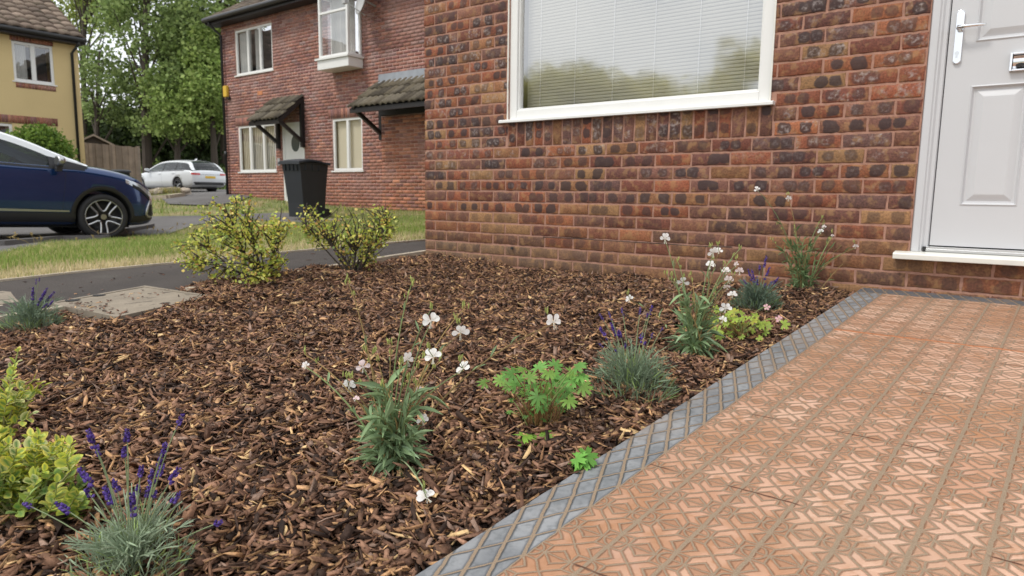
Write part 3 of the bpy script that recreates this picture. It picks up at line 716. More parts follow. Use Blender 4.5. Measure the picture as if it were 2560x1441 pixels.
mb = MB(); nsl = 52
for i in range(nsl):
    z = 1.022+i*.0205; pts = []
    t = np.linspace(-.5, .5, 5)
    for s_ in t: pts.append((.118+.007*s_*1.0+.0025*(1-4*s_*s_)*-1, z+.0235*s_))
    n = len(pts); V = [(.875, a, b_) for a, b_ in pts]+[(2.475, a, b_) for a, b_ in pts]
    mb.add(V, [(k, k+1, n+k+1, n+k) for k in range(n-1)])
mb.build('blind_slats', MT['blind'], wn, smooth=True)
mb = MB()
for x in (.985, 1.26, 1.54, 1.82, 2.1, 2.37):
    mb.box((x-.0012,.108,1.02),(x+.0012,.110,2.06))
mb.build('blind_cord', MT['upvc'], wn)
mb = MB(); mb.box((.7,.16,.9),(2.65,.165,2.2)); mb.build('room_back', MT['dark'], wn)
for xx in (2.548, .789): mb = MB(); mb.box((xx,-.004,.958),(xx+.008,.012,2.12)); mb.build('sealant', MT['sill'], wn)
mb = MB(); mb.box((.8,.02,3.5),(2.5,.08,4.7)); mb.build('upper_window', MT['upvc'], hs)
# vent peg / cable stub at low left, crack line
mb = MB(); p = onY(1281, 621, 0); mb.tube([(p[0],.004,p[2]),(p[0],-.012,p[2])], .0085, 10); mb.build('wall_plug', MT['dark'], hs)
mb = MB(); pk = [onY(x, y, -.001) for x, y in ((1357,593),(1450,597),(1500,601),(1590,606),(1668,610),(1720,615),(1830,618))]
for a, b in zip(pk[:-1], pk[1:]): mb.bar((a[0],.0015,a[2]),(b[0],.0015,b[2]), .004, .0035)
mb.build('joint_crack', MT['dark'], hs)
# --- front door
mb = MB(); mb.prism([(3.258,.012),(3.264,.004),(3.292,.004),(3.298,.012),(3.304,.012),(3.312,.022),(3.326,.024),(3.33,.034),(3.33,.09),(3.258,.09)], 2, .206, 2.26); mb.prism([(4.29,.012),(4.284,.004),(4.25,.004),(4.244,.012),(4.226,.022),(4.218,.034),(4.218,.09),(4.29,.09)], 2, .206, 2.26); mb.box((3.33,.01,2.19),(4.218,.09,2.26))
df = mb.build('door_frame', MT['door'], hs, fix=True)
mb = MB()
LX0, LX1, LZ0, LZ1 = 3.334, 4.214, .236, 2.186
PANELS = [(3.437,3.655,.426,.968),(3.893,4.111,.426,.968),(3.437,4.111,1.158,2.05)]
yl = .034
xs = sorted({LX0, LX1, *[q for p in PANELS for q in p[:2]]}); zs = sorted({LZ0, LZ1, *[q for p in PANELS for q in p[2:]]})
for i in range(len(xs)-1):
    for j in range(len(zs)-1):
        cx, cz = (xs[i]+xs[i+1])/2, (zs[j]+zs[j+1])/2
        if any(p[0] < cx < p[1] and p[2] < cz < p[3] for p in PANELS): continue
        mb.add([(xs[i],yl,zs[j]),(xs[i+1],yl,zs[j]),(xs[i+1],yl,zs[j+1]),(xs[i],yl,zs[j+1])], [(0,1,2,3)])
for (xa,xb,za,zb) in PANELS:
    rings = [(0,yl),(.006,yl-.005),(.014,yl+.009),(.022,yl+.010),(.046,yl+.001),(.052,yl-.001)]
    for (o0,y0),(o1,y1) in zip(rings[:-1], rings[1:]):
        a = [(xa+o0,y0,za+o0),(xb-o0,y0,za+o0),(xb-o0,y0,zb-o0),(xa+o0,y0,zb-o0)]; b = [(xa+o1,y1,za+o1),(xb-o1,y1,za+o1),(xb-o1,y1,zb-o1),(xa+o1,y1,zb-o1)]
        mb.add(a+b, [(k,(k+1)%4,4+(k+1)%4,4+k) for k in range(4)])
    o1, y1 = rings[-1]; mb.add([(xa+o1,y1,za+o1),(xb-o1,y1,za+o1),(xb-o1,y1,zb-o1),(xa+o1,y1,zb-o1)], [(0,1,2,3)])
mb.add([(LX0,yl,LZ0),(LX0,.075,LZ0),(LX0,.075,LZ1),(LX0,yl,LZ1)], [(0,1,2,3)]); mb.add([(LX0,yl,LZ0),(LX1,yl,LZ0),(LX1,.075,LZ0),(LX0,.075,LZ0)], [(0,1,2,3)])
dr = mb.build('front_door', MT['door'], hs, fix=False)
# rounded handle plate
def plate2d(x, z, w_, h_, r, n=6):
    pts = []
    for cx, cz, a0 in ((x+w_/2-r, z+h_/2-r, 0), (x-w_/2+r, z+h_/2-r, 90), (x-w_/2+r, z-h_/2+r, 180), (x+w_/2-r, z-h_/2+r, 270)):
        for k in range(n+1): a = R_(a0+90*k/n); pts.append((cx+r*math.cos(a), cz+r*math.sin(a)))
    return pts
mb = MB(); mb.prism(plate2d(3.372,1.186,.031,.236,.0153), 1, .0335, .022); hp = mb.build('handle_plate', MT['chrome'], dr, bevel=.003, fix=True)
mb = MB(); mb.tube([(3.372,.022,1.222),(3.372,-.012,1.222)], .0105, 12); mb.tube([(3.367,-.014,1.2225),(3.395,-.0165,1.2235),(3.44,-.016,1.224),(3.474,-.012,1.2215)], [.0095,.0085,.0075,.006], 10)
mb.build('lever', MT['chrome'], hp, smooth=True)
mb = MB(); mb.tube([(3.3705,.022,1.116),(3.3705,.0205,1.116)], .009, 14); mb.box((3.3655,.0203,1.096),(3.3755,.022,1.112)); mb.build('keyhole', MT['alu'], hp)
mb = MB(); frame_boxes(mb, 3.572, 3.972, 1.014, 1.094, .012, .034, .009); lb = mb.build('letterbox', MT['chrome'], dr, bevel=.003)
mb = MB(); mb.prism([(.031,1.026)]+[(.031-.014*math.sin(math.pi*k/12), 1.026+.056*k/12) for k in range(1,12)]+[(.031,1.082)], 0, 3.584, 3.960); mb.build('flap', MT['chrome'], lb, fix=True)
mb = MB(); mb.box((3.581,.0315,1.023),(3.963,.033,1.085)); mb.build('slot', MT['dark'], lb)
mb = MB(); mb.prism([(3.612+.018*math.cos(math.pi*k/10), 1.034+.012*math.sin(math.pi*k/10)) for k in range(11)], 1, .012, .02); mb.build('pull', MT['dark'], lb, fix=True)
mb = MB(); mb.box((3.322,.008,.2075),(4.225,.034,.219)); mb.box((3.322,.016,.219),(4.225,.034,.230)); mb.build('threshold', MT['alu'], hs, bevel=.001)
mb = MB(); mb.box((3.31,.004,.2075),(3.3215,.03,.229)); mb.build('threshold_cap', MT['rubber'], hs)
mb = MB(); mb.prism([(-.062,.168),(-.064,.192),(-.058,.1985),(.03,.2065),(.09,.2065),(.09,.168)], 0, 3.196, 4.35); mb.build('doorstep', MT['sill'], hs, bevel=.003)
mb = MB(); mb.box((3.2,.1,.1),(4.4,.12,2.4)); mb.build('hall_back', MT['dark'], hs)
# mortar fillet and drips under the doorstep
# ================================================================== HOUSE WINDOWS (generic)
def window(parent, O, ux, W_, Hh, cols, depth=.05, fw=.055, sill=True, back='curtain', transom=None, glass='glass_far', n_out=(0,-1,0), open_gap=None, slats=False):
    """O = lower-left corner on wall plane; ux unit vector along wall; cols = list of column fractions"""
    O = np.array(O, float); ux = np.array(ux, float); no = np.array(n_out, float); up = np.array((0,0,1.))
    M = Matrix(((ux[0],-no[0],0,O[0]),(ux[1],-no[1],0,O[1]),(ux[2],-no[2],1,O[2]),(0,0,0,1)))
    mb = MB()
    def bx(m_, a, b): m_.box(a, b, M=M)
    bx(mb,(0,.0,0),(fw,depth,Hh)); bx(mb,(W_-fw,.0,0),(W_,depth,Hh)); bx(mb,(fw,0,0),(W_-fw,depth,fw)); bx(mb,(fw,0,Hh-fw),(W_-fw,depth,Hh))
    xs = [0]+list(np.cumsum(cols)*W_)
    for x in xs[1:-1]: bx(mb,(x-fw*.75,-.004,fw),(x+fw*.75,depth,Hh-fw))
    if transom: bx(mb,(fw,-.003,transom-fw/2),(W_-fw,depth,transom+fw/2))
    wd = mb.build('window', MT['upvc'], parent, bevel=.006)
    mb = MB(); a = [(fw,.03,fw),(W_-fw,.03,fw),(W_-fw,.03,Hh-fw),(fw,.03,Hh-fw)]; mb.add([tuple(M@Vector(p)) for p in a], [(0,1,2,3)]); mb.build('pane', MT[glass], wd)
    mb = MB(); bx(mb,(fw,.30,fw),(W_-fw,.31,Hh-fw)); mb.build('room_back', MT['dark'], wd)
    mb = MB()
    if slats:
        n = int(W_/.085)
        for i in range(n):
            x = fw+(W_-2*fw)*(i+.5)/n; V = [(x-.035,.10,fw),(x+.038,.085,fw),(x+.038,.085,Hh-fw),(x-.035,.10,Hh-fw)]; mb.add([tuple(M@Vector(p)) for p in V], [(0,1,2,3)])
        mb.build('vertical_blind', MT['cream_blind'], wd)
    elif back == 'curtain':
        for (xa, xb) in ((fw, W_*.36), (W_*.46, W_*.6)):
            n = 24; pts = [(xa+(xb-xa)*k/n, .09+.02*math.sin(k*1.7)) for k in range(n+1)]
            V = [(x, y_, fw) for x, y_ in pts]+[(x, y_, Hh-fw) for x, y_ in pts]; mb.add([tuple(M@Vector(p)) for p in V], [(k,k+1,n+1+k+1,n+1+k) for k in range(n)])
        mb.build('curtain', MT['curtain'], wd)
    elif back == 'cream':
        mb.add([tuple(M@Vector(p)) for p in ((fw,.1,fw),(W_-fw,.1,fw),(W_-fw,.1,Hh-fw),(fw,.1,Hh-fw))], [(0,1,2,3)]); mb.build('roller_blind', MT['cream_blind'], wd)
    if sill:
        mb = MB(); bx(mb,(-.05,-.05,-.035),(W_+.05,.03,-.002)); mb.build('sill', MT['upvc'], wd, bevel=.004)
    return wd
# ================================================================== NEIGHBOUR BRICK HOUSE
YB = 6.66
hb = empty('brick_house', (-10,YB,.2)); tag(hb, 'purple-red brick neighbour house with tiled porch canopies and black gutter', 'house')
hb.location = (0,0,0)
def wz(px, py, Y=YB): p = onY(px, py, Y); return p[0], p[2]
XL, XR = -14.28, -3.5
def pm(B_, C0, r):
    n = len(B_); xm = (B_[:,0]+B_[:,1])/2; zm = (B_[:,2]+B_[:,3])/2
    up = np.clip((zm-1.0)/1.0, 0, 1)*(.35+.55*r.random(n)); blotch = .5+.5*np.sin(xm*1.7+np.sin(zm*2)*2)*np.sin(zm*2.3+xm*.6)
    k = (up*(.35+.5*blotch))[:,None]; C1 = C0*(1-k)+np.array((.24,.12,.115))*k
    wht = (r.random(n) < .22*up)[:,None]; C1 = np.where(wht, C1*.5+np.array((.28,.21,.2))*.55, C1)
    red = np.clip((1.2-zm)/1., 0, 1)[:,None]*.5; return C1*(1-red)+np.array((.38,.15,.095))*red*(.8+.4*r.random((n,1)))
oB = [(-13.64,-11.93,.98,2.2),(-9.62,-8.56,.97,2.17),(-11.62,-10.72,.0,2.18),(-13.62,-11.93,3.52,4.68),(-9.45,-8.62,3.5,4.72)]
wall_far('wall', XL, XR, -.3, 5.0, oB, hb, YB, palmod=pm, seed=9, mort=(.52,.35,.30), soldier=[(-13.75,-11.8,2.2,2.42),(-9.75,-8.45,2.17,2.4)])
def pm2(B_, C0, r): return C0*np.array((1.15,1.1,1.0))
wall_far('meter_wall', -7.80, XR, -.3, 2.12, [], hb, YB-.10, palmod=pm2, seed=10, mort=(.56,.36,.28))
mb = MB(); mb.box((XL,YB+.1,-.3),(XL+.1,YB+8,5)); mb.box((XR-.1,YB+.1,-.3),(XR,YB+8,5)); mb.box((XL+.1,YB+7.9,-.3),(XR-.1,YB+8,5)); mb.box((XL+.1,YB+.1,2.45),(XR-.1,YB+7.9,2.55)); mb.build('outer_wall', MT['mortar'], hb)
tile_roof('roof', (XL-.22,YB-.36,5.0), (1,0,0), (0,1,.6), XR-XL+.4, 5.2, hb, seed=5, cols=((.11,.085,.065),(.15,.115,.085),(.09,.075,.06),(.18,.14,.11)))
tile_roof('rear_roof', (XL-.22,YB+8.36,5.0), (1,0,0), (0,-1,.6), XR-XL+.4, 5.2, hb, seed=6)
mb = MB(); mb.tube([(XL-.2,YB-.38,4.98),(XR,YB-.38,4.98)], .062, 10); mb.build('gutter', MT['blackpl'], hb, smooth=True)
mb = MB(); mb.box((XL-.16,YB-.32,4.86),(XR,YB-.30,5.04)); mb.box((XL-.16,YB-.30,4.86),(XR,YB-.003,4.88)); mb.prism([(YB-.34,4.88),(YB+4.,7.4),(YB+4,7.6),(YB-.34,5.02)], 0, XL-.2, XL-.16); mb.build('fascia', MT['blackwood'], hb)
mb = MB(); mb.tube([(XL+.02,YB-.36,4.95),(XL+.02,YB-.34,4.86),(XL+.1,YB-.07,4.62),(XL+.1,YB-.07,.3)], .036, 8); mb.tube([(XL+.1,YB-.07,1.55),(XL+.1,YB-.07,1.4)], .046, 8); mb.build('downpipe', MT['blackpl'], hb, smooth=True)
window(hb, (-13.64,YB+.02,.985), (1,0,0), 1.71, 1.215, [.32,.36,.32], slats=True)
window(hb, (-9.62,YB+.02,.97), (1,0,0), 1.06, 1.20, [.5,.5], back='cream')
window(hb, (-13.62,YB+.02,3.525), (1,0,0), 1.69, 1.155, [.34,.33,.33], back='curtain')
# projecting oriel window
def oriel():
    x0, x1, z0, z1, pr = -9.54, -8.52, 3.46, 4.83, .39
    mb = MB(); f = .06
    y0 = YB-pr
    for a, b in (((x0,y0,z0),(x0+f,y0+f,z1)),((x1-f,y0,z0),(x1,y0+f,z1)),((x0+f,y0,z0),(x1-f,y0+f,z0+f)),((x0+f,y0,z1-f),(x1-f,y0+f,z1)),((x0+f,y0,z1-.42),(x1-f,y0+f,z1-.37)),
                 ((x1-f,y0+f,z0),(x1,YB,z0+f)),((x1-f,y0+f,z1-f),(x1,YB,z1)),((x1-f,YB-.05,z0+f),(x1,YB,z1-f)),((x0,y0+f,z0),(x0+f,YB,z0+f)),((x0,y0+f,z1-f),(x0+f,YB,z1)),((x0,YB-.05,z0+f),(x0+f,YB,z1-f))): mb.box(a, b)
    wd = mb.build('oriel_window', MT['upvc'], hb, bevel=.006)
    mb = MB(); mb.add([(x0+f,y0+.03,z0+f),(x1-f,y0+.03,z0+f),(x1-f,y0+.03,z1-f),(x0+f,y0+.03,z1-f)], [(0,1,2,3)]); mb.add([(x1-.03,y0+f,z0+f),(x1-.03,YB-.05,z0+f),(x1-.03,YB-.05,z1-f),(x1-.03,y0+f,z1-f)], [(0,1,2,3)]); mb.add([(x0+.03,y0+f,z0+f),(x0+.03,YB-.05,z0+f),(x0+.03,YB-.05,z1-f),(x0+.03,y0+f,z1-f)], [(3,2,1,0)]); mb.build('pane', MT['glass_far'], wd)
    mb = MB(); mb.box((x0-.03,y0-.03,z0-.25),(x1+.04,YB-.002,z0-.045)); mb.build('apron', MT['upvc'], wd, bevel=.01)
    mb = MB(); mb.box((x0-.07,y0-.07,z0-.043),(x1+.07,YB-.002,z0-.002)); mb.build('sill', MT['upvc'], wd); mb = MB(); mb.box((x0-.03,y0-.03,z1+.002),(x1+.03,YB-.002,z1+.08)); mb.build('head', MT['upvc'], wd)
    mb = MB()
    n = 30; pts = [(x0+.1+.82*k/n, YB-.10+.02*math.sin(k*1.9)) for k in range(n+1)]
    mb.add([(x, y_, z0+.02) for x, y_ in pts]+[(x, y_, z1) for x, y_ in pts], [(k,k+1,n+2+k,n+1+k) for k in range(n)]); mb.build('curtain', MT['curtain'], wd)
oriel()
# neighbour door
mb = MB(); frame_boxes(mb, -11.62, -10.72, .22, 2.18, YB+.0, YB+.07, .07); nd = mb.build('front_door', MT['upvc'], hb, bevel=.005)
mb = MB(); mb.box((-11.55,YB+.02,.24),(-10.79,YB+.06,2.11)); mb.box((-11.47,YB+.014,.35),(-10.87,YB+.02,.95)); mb.box((-11.47,YB+.014,1.15),(-10.87,YB+.02,2.0)); lf = mb.build('door_leaf', MT['upvc'], nd, bevel=.006)
mb = MB(); cx, cz = -11.09, 1.665
mb.prism([(cx+.165*math.cos(2*math.pi*k/24), cz+.205*math.sin(2*math.pi*k/24)) for k in range(24)], 1, YB+.013, YB+.004); mb.build('oval_glass', mat('door_glass', (.08,.09,.09), .15), lf, fix=True)
mb = MB(); mb.tube([(-11.5,YB+.0,1.2),(-11.5,YB-.04,1.2),(-11.4,YB-.04,1.2)], .012, 6); mb.build('handle', MT['chrome'], lf)
mb = MB(); mb.box((-11.7,YB-.25,.05),(-10.6,YB-.002,.2)); mb.build('doorstep', MT['concrete'], hb)
# porch canopies
def canopy(x0, x1, proj, zt, ze, posts, seed, flash=False, fasc=False):
    c = tile_roof('porch_canopy', (x0,YB-proj,ze), (1,0,0), (0,proj,zt-ze), x1-x0, math.hypot(proj,zt-ze), hb, tw=.165, cs=.3, amp=.04, seed=seed, cols=((.075,.06,.04),(.11,.09,.06),(.05,.04,.028),(.13,.11,.08)), step=.04)
    mb = MB()
    for x in posts:
        mb.box((x-.045,YB-.09,ze-.62),(x+.045,YB-.003,zt-.06)); mb.bar((x,YB-proj+.06,ze-.05),(x,YB-.06,ze-.48), .075, .075); mb.bar((x,YB-proj+.02,ze-.045),(x,YB-.05,zt-.08), .07, .10)
    mb.box((x0+.02,YB-proj+.02,ze-.10),(x1-.02,YB-proj+.06,ze-.01))
    mb.build('bracket', MT['blackwood'], c)
    if flash:
        mb = MB(); n = 30; x_ = [x0+.05+(x1-x0)*k/n for k in range(n+1)]
        mb.add([(x, YB-.012, zt+.17) for x in x_]+[(x, YB-.03, zt+.02) for x in x_]+[(x, YB-.12, zt-.045+.012*math.sin(k*2)) for k, x in enumerate(x_)], [(k,k+1,n+2+k,n+1+k) for k in range(n)]+[(n+1+k,n+2+k,2*n+3+k,2*n+2+k) for k in range(n)]); mb.build('flashing', MT['lead'], c)
    if fasc:
        mb = MB(); mb.box((-7.78,YB-.135,2.125),(XR,YB-.102,2.42)); mb.box((-7.78,YB-.10,2.125),(XR,YB-.0,2.42)); mb.build('fascia_board', MT['blackwood'], c)
    return c
canopy(-12.0, -10.68, .72, 2.79, 2.17, (-11.74,-10.72), 11)
canopy(-8.02, XR, .82, 2.86, 2.23, (-7.86,), 12, True, True)
mb = MB(); x, z = wz(568,230); mb.box((x-.1,YB-.09,z-.15),(x+.1,YB-.003,z+.15)); mb.build('alarm_box', MT['yellowbox'], hb, bevel=.02)
mb = MB(); x, z = wz(575,243); mb.box((x-.05,YB-.07,z-.07),(x+.05,YB-.003,z-.005)); mb.build('alarm_base', MT['blackpl'], hb, bevel=.01)
mb = MB(); x, z = wz(650,233); mb.box((x-.11,YB-.006,z-.05),(x+.11,YB+.02,z+.05), (.55,.22,.1)); mb.build('air_brick', MT['brick_far'], hb)
mb = MB(); x, z = wz(698,405); mb.box((x-.05,YB-.02,z-.09),(x+.05,YB-.003,z+.09)); mb.build('house_number_plate', MT['dishgrey'], hb)
# satellite dish
ds = empty('satellite_dish', tuple(onY(912,2,YB-.3))); tag(ds, 'grey satellite dish on bracket high on neighbour brick wall', 'satellite dish')
mb = MB(); n = 20; V = [(0,0,0)]; F = []
for j in range(1, 5):
    for k in range(n): a = 2*math.pi*k/n; r_ = .32*j/4; V.append((r_*math.cos(a)*.95, -.9*r_*r_, r_*math.sin(a)))
for k in range(n): F.append((0, 1+k, 1+(k+1)%n))
for j in range(3):
    for k in range(n): F.append((1+j*n+k, 1+(j+1)*n+k, 1+(j+1)*n+(k+1)%n, 1+j*n+(k+1)%n))
mb.add(V, F); o = mb.build('dish', MT['dishgrey'], ds, smooth=True); o.rotation_euler = (R_(-12),0,R_(-22)); o.modifiers.new('s','SOLIDIFY').thickness = .012
mb = MB(); mb.tube([(0,.02,0),(0,.3,-.05)], .02, 6); mb.tube([(0,0,-.3),(-.12,-.42,-.1)], .012, 6); mb.box((-.17,-.48,-.14),(-.07,-.40,-.06)); mb.build('bracket', MT['dishgrey'], ds)
# ================================================================== YELLOW HOUSE
XA = -19.0
ha = empty('yellow_house', (0,0,0)); tag(ha, 'yellow rendered house with brown tiled roof and white windows at left edge', 'house')
oA = [(3.24,4.23,3.40,4.50),(1.6,3.10,1.15,2.24),(.2,1.2,3.4,4.5),(-3.6,-2,3.4,4.5)]
def panelX(rect, opens, x0, x1, m, name, parent):
    ya, yb, za, zb = rect; ysx = sorted({ya, yb, *[q for o in opens for q in o[:2]]}); zs = sorted({za, zb, *[q for o in opens for q in o[2:]]}); mb = MB()
    for i in range(len(ysx)-1):
        for j in range(len(zs)-1):
            cy, cz = (ysx[i]+ysx[i+1])/2, (zs[j]+zs[j+1])/2
            if any(o[0] < cy < o[1] and o[2] < cz < o[3] for o in opens): continue
            mb.box((x0, ysx[i], zs[j]), (x1, ysx[i+1], zs[j+1]))
    return mb.build(name, m, parent)
panelX((-9,4.88,-.3,4.95), oA, XA-.2, XA, MT['render'], 'wall', ha)
mb = MB(); mb.box((XA-8,4.68,-.3),(XA-.2,4.88,4.95)); mb.box((XA-8,-9,-.3),(XA-7.8,4.68,4.95)); mb.box((XA-7.8,-9,-.3),(XA-.2,-8.8,4.95)); mb.prism([(XA-8.0,4.95),(XA,4.95),(XA-4,7.35)], 1, 4.68, 4.88); mb.build('side_wall', MT['render'], ha)
tile_roof('roof', (XA+.34,-9.2,4.80), (0,1,0), (-1,0,.62), 14.16, 5.0, ha, seed=15, tw=.3, cs=.33, amp=.045, step=.05, nper=8, cols=((.17,.125,.095),(.22,.165,.125),(.14,.105,.08),(.26,.195,.15)))
tile_roof('rear_roof', (XA-8.34,-9.2,4.80), (0,1,0), (1,0,.62), 14.3, 5.0, ha, seed=16)
mb = MB(); mb.tube([(XA+.38,-9.2,4.74),(XA+.38,4.98,4.74)], .065, 10); mb.build('gutter', MT['blackpl'], ha, smooth=True)
mb = MB(); mb.box((XA+.28,-9.2,4.62),(XA+.31,4.96,4.80)); mb.box((XA+.003,-9.2,4.62),(XA+.28,4.96,4.65)); mb.prism([(XA+.3,4.66),(XA-4,7.32),(XA-4,7.5),(XA+.3,4.82)], 1, 4.92, 4.96); mb.build('fascia', MT['blackwood'], ha)
mb = MB(); mb.tube([(XA+.36,4.80,4.72),(XA+.34,4.78,4.6),(XA+.06,4.70,4.38),(XA+.06,4.68,0)], .04, 8); mb.build('downpipe', MT['blackpl'], ha, smooth=True)
wa = window(ha, (XA-.02,3.24,3.42), (0,1,0), .99, 1.07, [.5,.5], n_out=(1,0,0), fw=.07)
wb = window(ha, (XA-.02,1.60,1.17), (0,1,0), 1.50, 1.06, [.5,.5], n_out=(1,0,0), fw=.07)
wc = window(ha, (XA-.02,.2,3.42), (0,1,0), 1.0, 1.07, [.5,.5], n_out=(1,0,0), fw=.07)
window(ha, (XA-.02,-3.6,3.42), (0,1,0), 1.6, 1.07, [.5,.5], n_out=(1,0,0), fw=.07)
def soldX(y0, y1, z0, z1, name):
    wall_far(name, y0, y1, z0, z0+.02, [], ha, XA+.012, axis=1, out=1, seed=21, soldier=[(y0,y1,z0+.0,z1)], mort=(.3,.2,.15))
soldX(3.2,4.25,4.5,4.62,'brick_band'); soldX(3.26,4.24,3.24,3.38,'brick_band'); soldX(1.2,4.22,2.26,2.48,'brick_band')
mb = MB(); mb.prism([(XA-2.6,6.53),(XA-1.9,6.1),(XA-1.88,6.14),(XA-2.58,6.57)], 1, 2.6, 2.85); mb.build('roof_vent', MT['silver'], ha)
# ================================================================== BARK CHIPS
def chip_templates(n, r):
    T = []
    for i in range(n):
        k = 6
        if i % 2: x = np.array([.5,.18,-.3,-.5,-.22,.25])+r.uniform(-.13,.13,k); y = np.array([.05,.5,.42,-.08,-.5,-.38])+r.uniform(-.16,.16,k)
        else: x = np.array([.5,.44,-.42,-.5,-.38,.3])+r.uniform(-.09,.09,k); y = np.array([-.28,.46,.5,.05,-.45,-.5])+r.uniform(-.1,.1,k)
        z = r.uniform(-.12, .12, k)+.35*(x*x)*r.choice([-1, 1, 1])
        tp = np.stack([x, y, z], -1); bt = np.stack([x*.92, y*.92, z*1.0], -1); 
        T.append((tp, bt))
    return T
def chips(name, n, xy, zf, Lr, Wr, Tr, pal, pw, tilt, r, m, zr=.02, hs=None):
    T = chip_templates(8, r); VV, FF, CC, b = [], [], [], 0
    which = r.integers(0, 8, n)
    for t in range(8):
        s = which == t; k = s.sum()
        if not k: continue
        L_, W_, Th = r.lognormal(np.log(Lr), .45, k), r.lognormal(np.log(Wr), .4, k), r.uniform(*Tr, k)
        L_ = np.clip(L_, .006, .068); W_ = np.clip(np.minimum(W_, L_*.8), .0025, .032)
        p = xy[s]; pos = np.stack([p[:,0], p[:,1], zf(p[:,0], p[:,1])+r.random(k)**1.6*zr+.002], -1)
        R = euler_np(r.normal(0, tilt, k), r.normal(0, tilt, k), r.uniform(0, 2*np.pi, k))
        tp, bt = T[t]
        tv = np.concatenate([tp, bt]); scl = np.stack([L_, W_, L_*.5], -1)
        V = tv[None]*scl[:,None,:]; V[:, 6:, 2] -= Th[:,None]; V[:,:6,2] += Th[:,None]*.2
        V = np.einsum('nij,nkj->nki', R, V)+pos[:,None,:]
        base = np.array([(0,1,2,3),(0,3,4,5)]+[(i, 6+i, 6+(i+1)%6, (i+1)%6) for i in range(6)])
        F = (base[None]+(np.arange(k)*12)[:,None,None]).reshape(-1, 4)+b; b += 12*k
        c = pal[r.choice(len(pal), k, p=pw)]*(.65+.7*r.random((k,1)))
        VV.append(V.reshape(-1, 3)); FF.append(F); CC.append(np.repeat(c, 12, 0))
    return np.concatenate(VV), np.concatenate(FF), np.concatenate(CC)
r = np.random.default_rng(42)
PALC = np.array([(.036,.020,.015),(.095,.048,.032),(.175,.092,.060),(.26,.14,.096),(.42,.24,.13),(.58,.39,.21),(.24,.155,.125)]); PWC = np.array([.2,.2,.225,.165,.095,.035,.08])
N0 = 138000
y_ = r.uniform(-3.75, .0, N0); x_ = r.uniform(-.02, 1, N0)*(3.06+.045*y_)
q = np.stack([x_, y_, mz(x_, y_)], -1); px_, py_, dp = project(q)
keep = (px_ > -330) & (px_ < 2350) & (py_ < 1700) & (dp > .5)
slabq = [(-.20,-2.54),(-.34,-1.93),(.38,-1.89),(.53,-2.49)]
keep &= ~inpoly(x_, y_, slabq)
keep &= (r.random(N0) < np.clip(1.5/np.maximum(dp, .1)+.22, 0, 1))
xy = np.stack([x_, y_], -1)[keep]
def mzz(x, y):
    e = np.clip((3.069+.045*y-x)/.10, 0, 1); return mz(x, y)-.012*(1-e)
V1, F1, C1 = chips('c', len(xy), xy, mzz, .034, .0094, (.0010,.0030), PALC*np.array((1.12,1.13,1.04)), PWC, .40, r, None, .028)
N1 = 24000; xy2 = xy[r.integers(0, len(xy), N1)]+r.normal(0, .02, (N1, 2)); xy2 = xy2[(xy2[:,0] > 0) & (xy2[:,0] < 3.06+.045*xy2[:,1]) & (xy2[:,1] < -.005)]
V2, F2, C2 = chips('c', len(xy2), xy2, mzz, .030, .0036, (.0008,.002), np.array([(.40,.23,.11),(.30,.16,.08),(.2,.1,.06),(.09,.05,.03)]), np.array([.35,.25,.2,.2]), .3, r, None, .034)
tag(npmesh('bark_chips', np.concatenate([V1, V2]), np.concatenate([F1, F2+len(V1)]), MT['chip'], np.concatenate([C1, C2])), 'brown bark and wood chip mulch covering the garden bed', 'mulch', kind='stuff')
# litter spilled on the cover and footpath
n_ = 340; xl = np.concatenate([r.normal(.25, .22, 70), r.uniform(-1.45, .0, 110), r.normal(.02, .06, 160)]); yl_ = np.concatenate([r.normal(-2.43, .035, 70), r.uniform(-3.4, 1, 110), r.uniform(-4, .1, 160)])
VL, FL, CL = chips('l', n_, np.stack([xl, yl_], -1), lambda x, y: H(x, y)+np.where(inpoly(x, y, [(-.18,-2.50),(-.30,-1.97),(.36,-1.93),(.50,-2.46)]), .028, .013), .02, .006, (.0008,.0025), PALC*1.1, PWC, .15, r, None, .004)
tag(npmesh('leaf_litter', VL, FL, MT['chip'], CL), 'scattered bark bits and dead leaves on the cover slab and footpath edge', 'litter', kind='stuff')
# ================================================================== GRASS
def blades(name, P, hgt, wid, cols, r, label, lean=.45):
    n = len(P); a = r.uniform(0, 2*np.pi, n); ln = np.abs(r.normal(0, lean, n)); la = r.uniform(0, 2*np.pi, n)
    h = hgt*(.5+r.random(n)); w = wid*(.6+.8*r.random(n)); dx, dy = np.cos(a)*w/2, np.sin(a)*w/2
    ox, oy = np.cos(la)*ln*h, np.sin(la)*ln*h
    V = np.zeros((n, 5, 3)); V[:,0] = P+np.stack([-dx,-dy,0*dx], -1); V[:,1] = P+np.stack([dx,dy,0*dx], -1)
    m = P+np.stack([ox*.35, oy*.35, h*.55], -1); V[:,2] = m+np.stack([dx*.7,dy*.7,0*dx], -1); V[:,3] = m-np.stack([dx*.7,dy*.7,0*dx], -1)
    V[:,4] = P+np.stack([ox, oy, h*(1-.35*ln)], -1); V[:,0:2,2] -= .01
    i = np.arange(n)*5; F4 = np.stack([i,i+1,i+2,i+3], -1); F3 = np.stack([i+3,i+2,i+4], -1)
    o = npmesh(name, V.reshape(-1, 3), [F4, F3], MT['grass'], np.repeat(cols, 5, 0)); tag(o, label, 'grass', kind='stuff'); return o
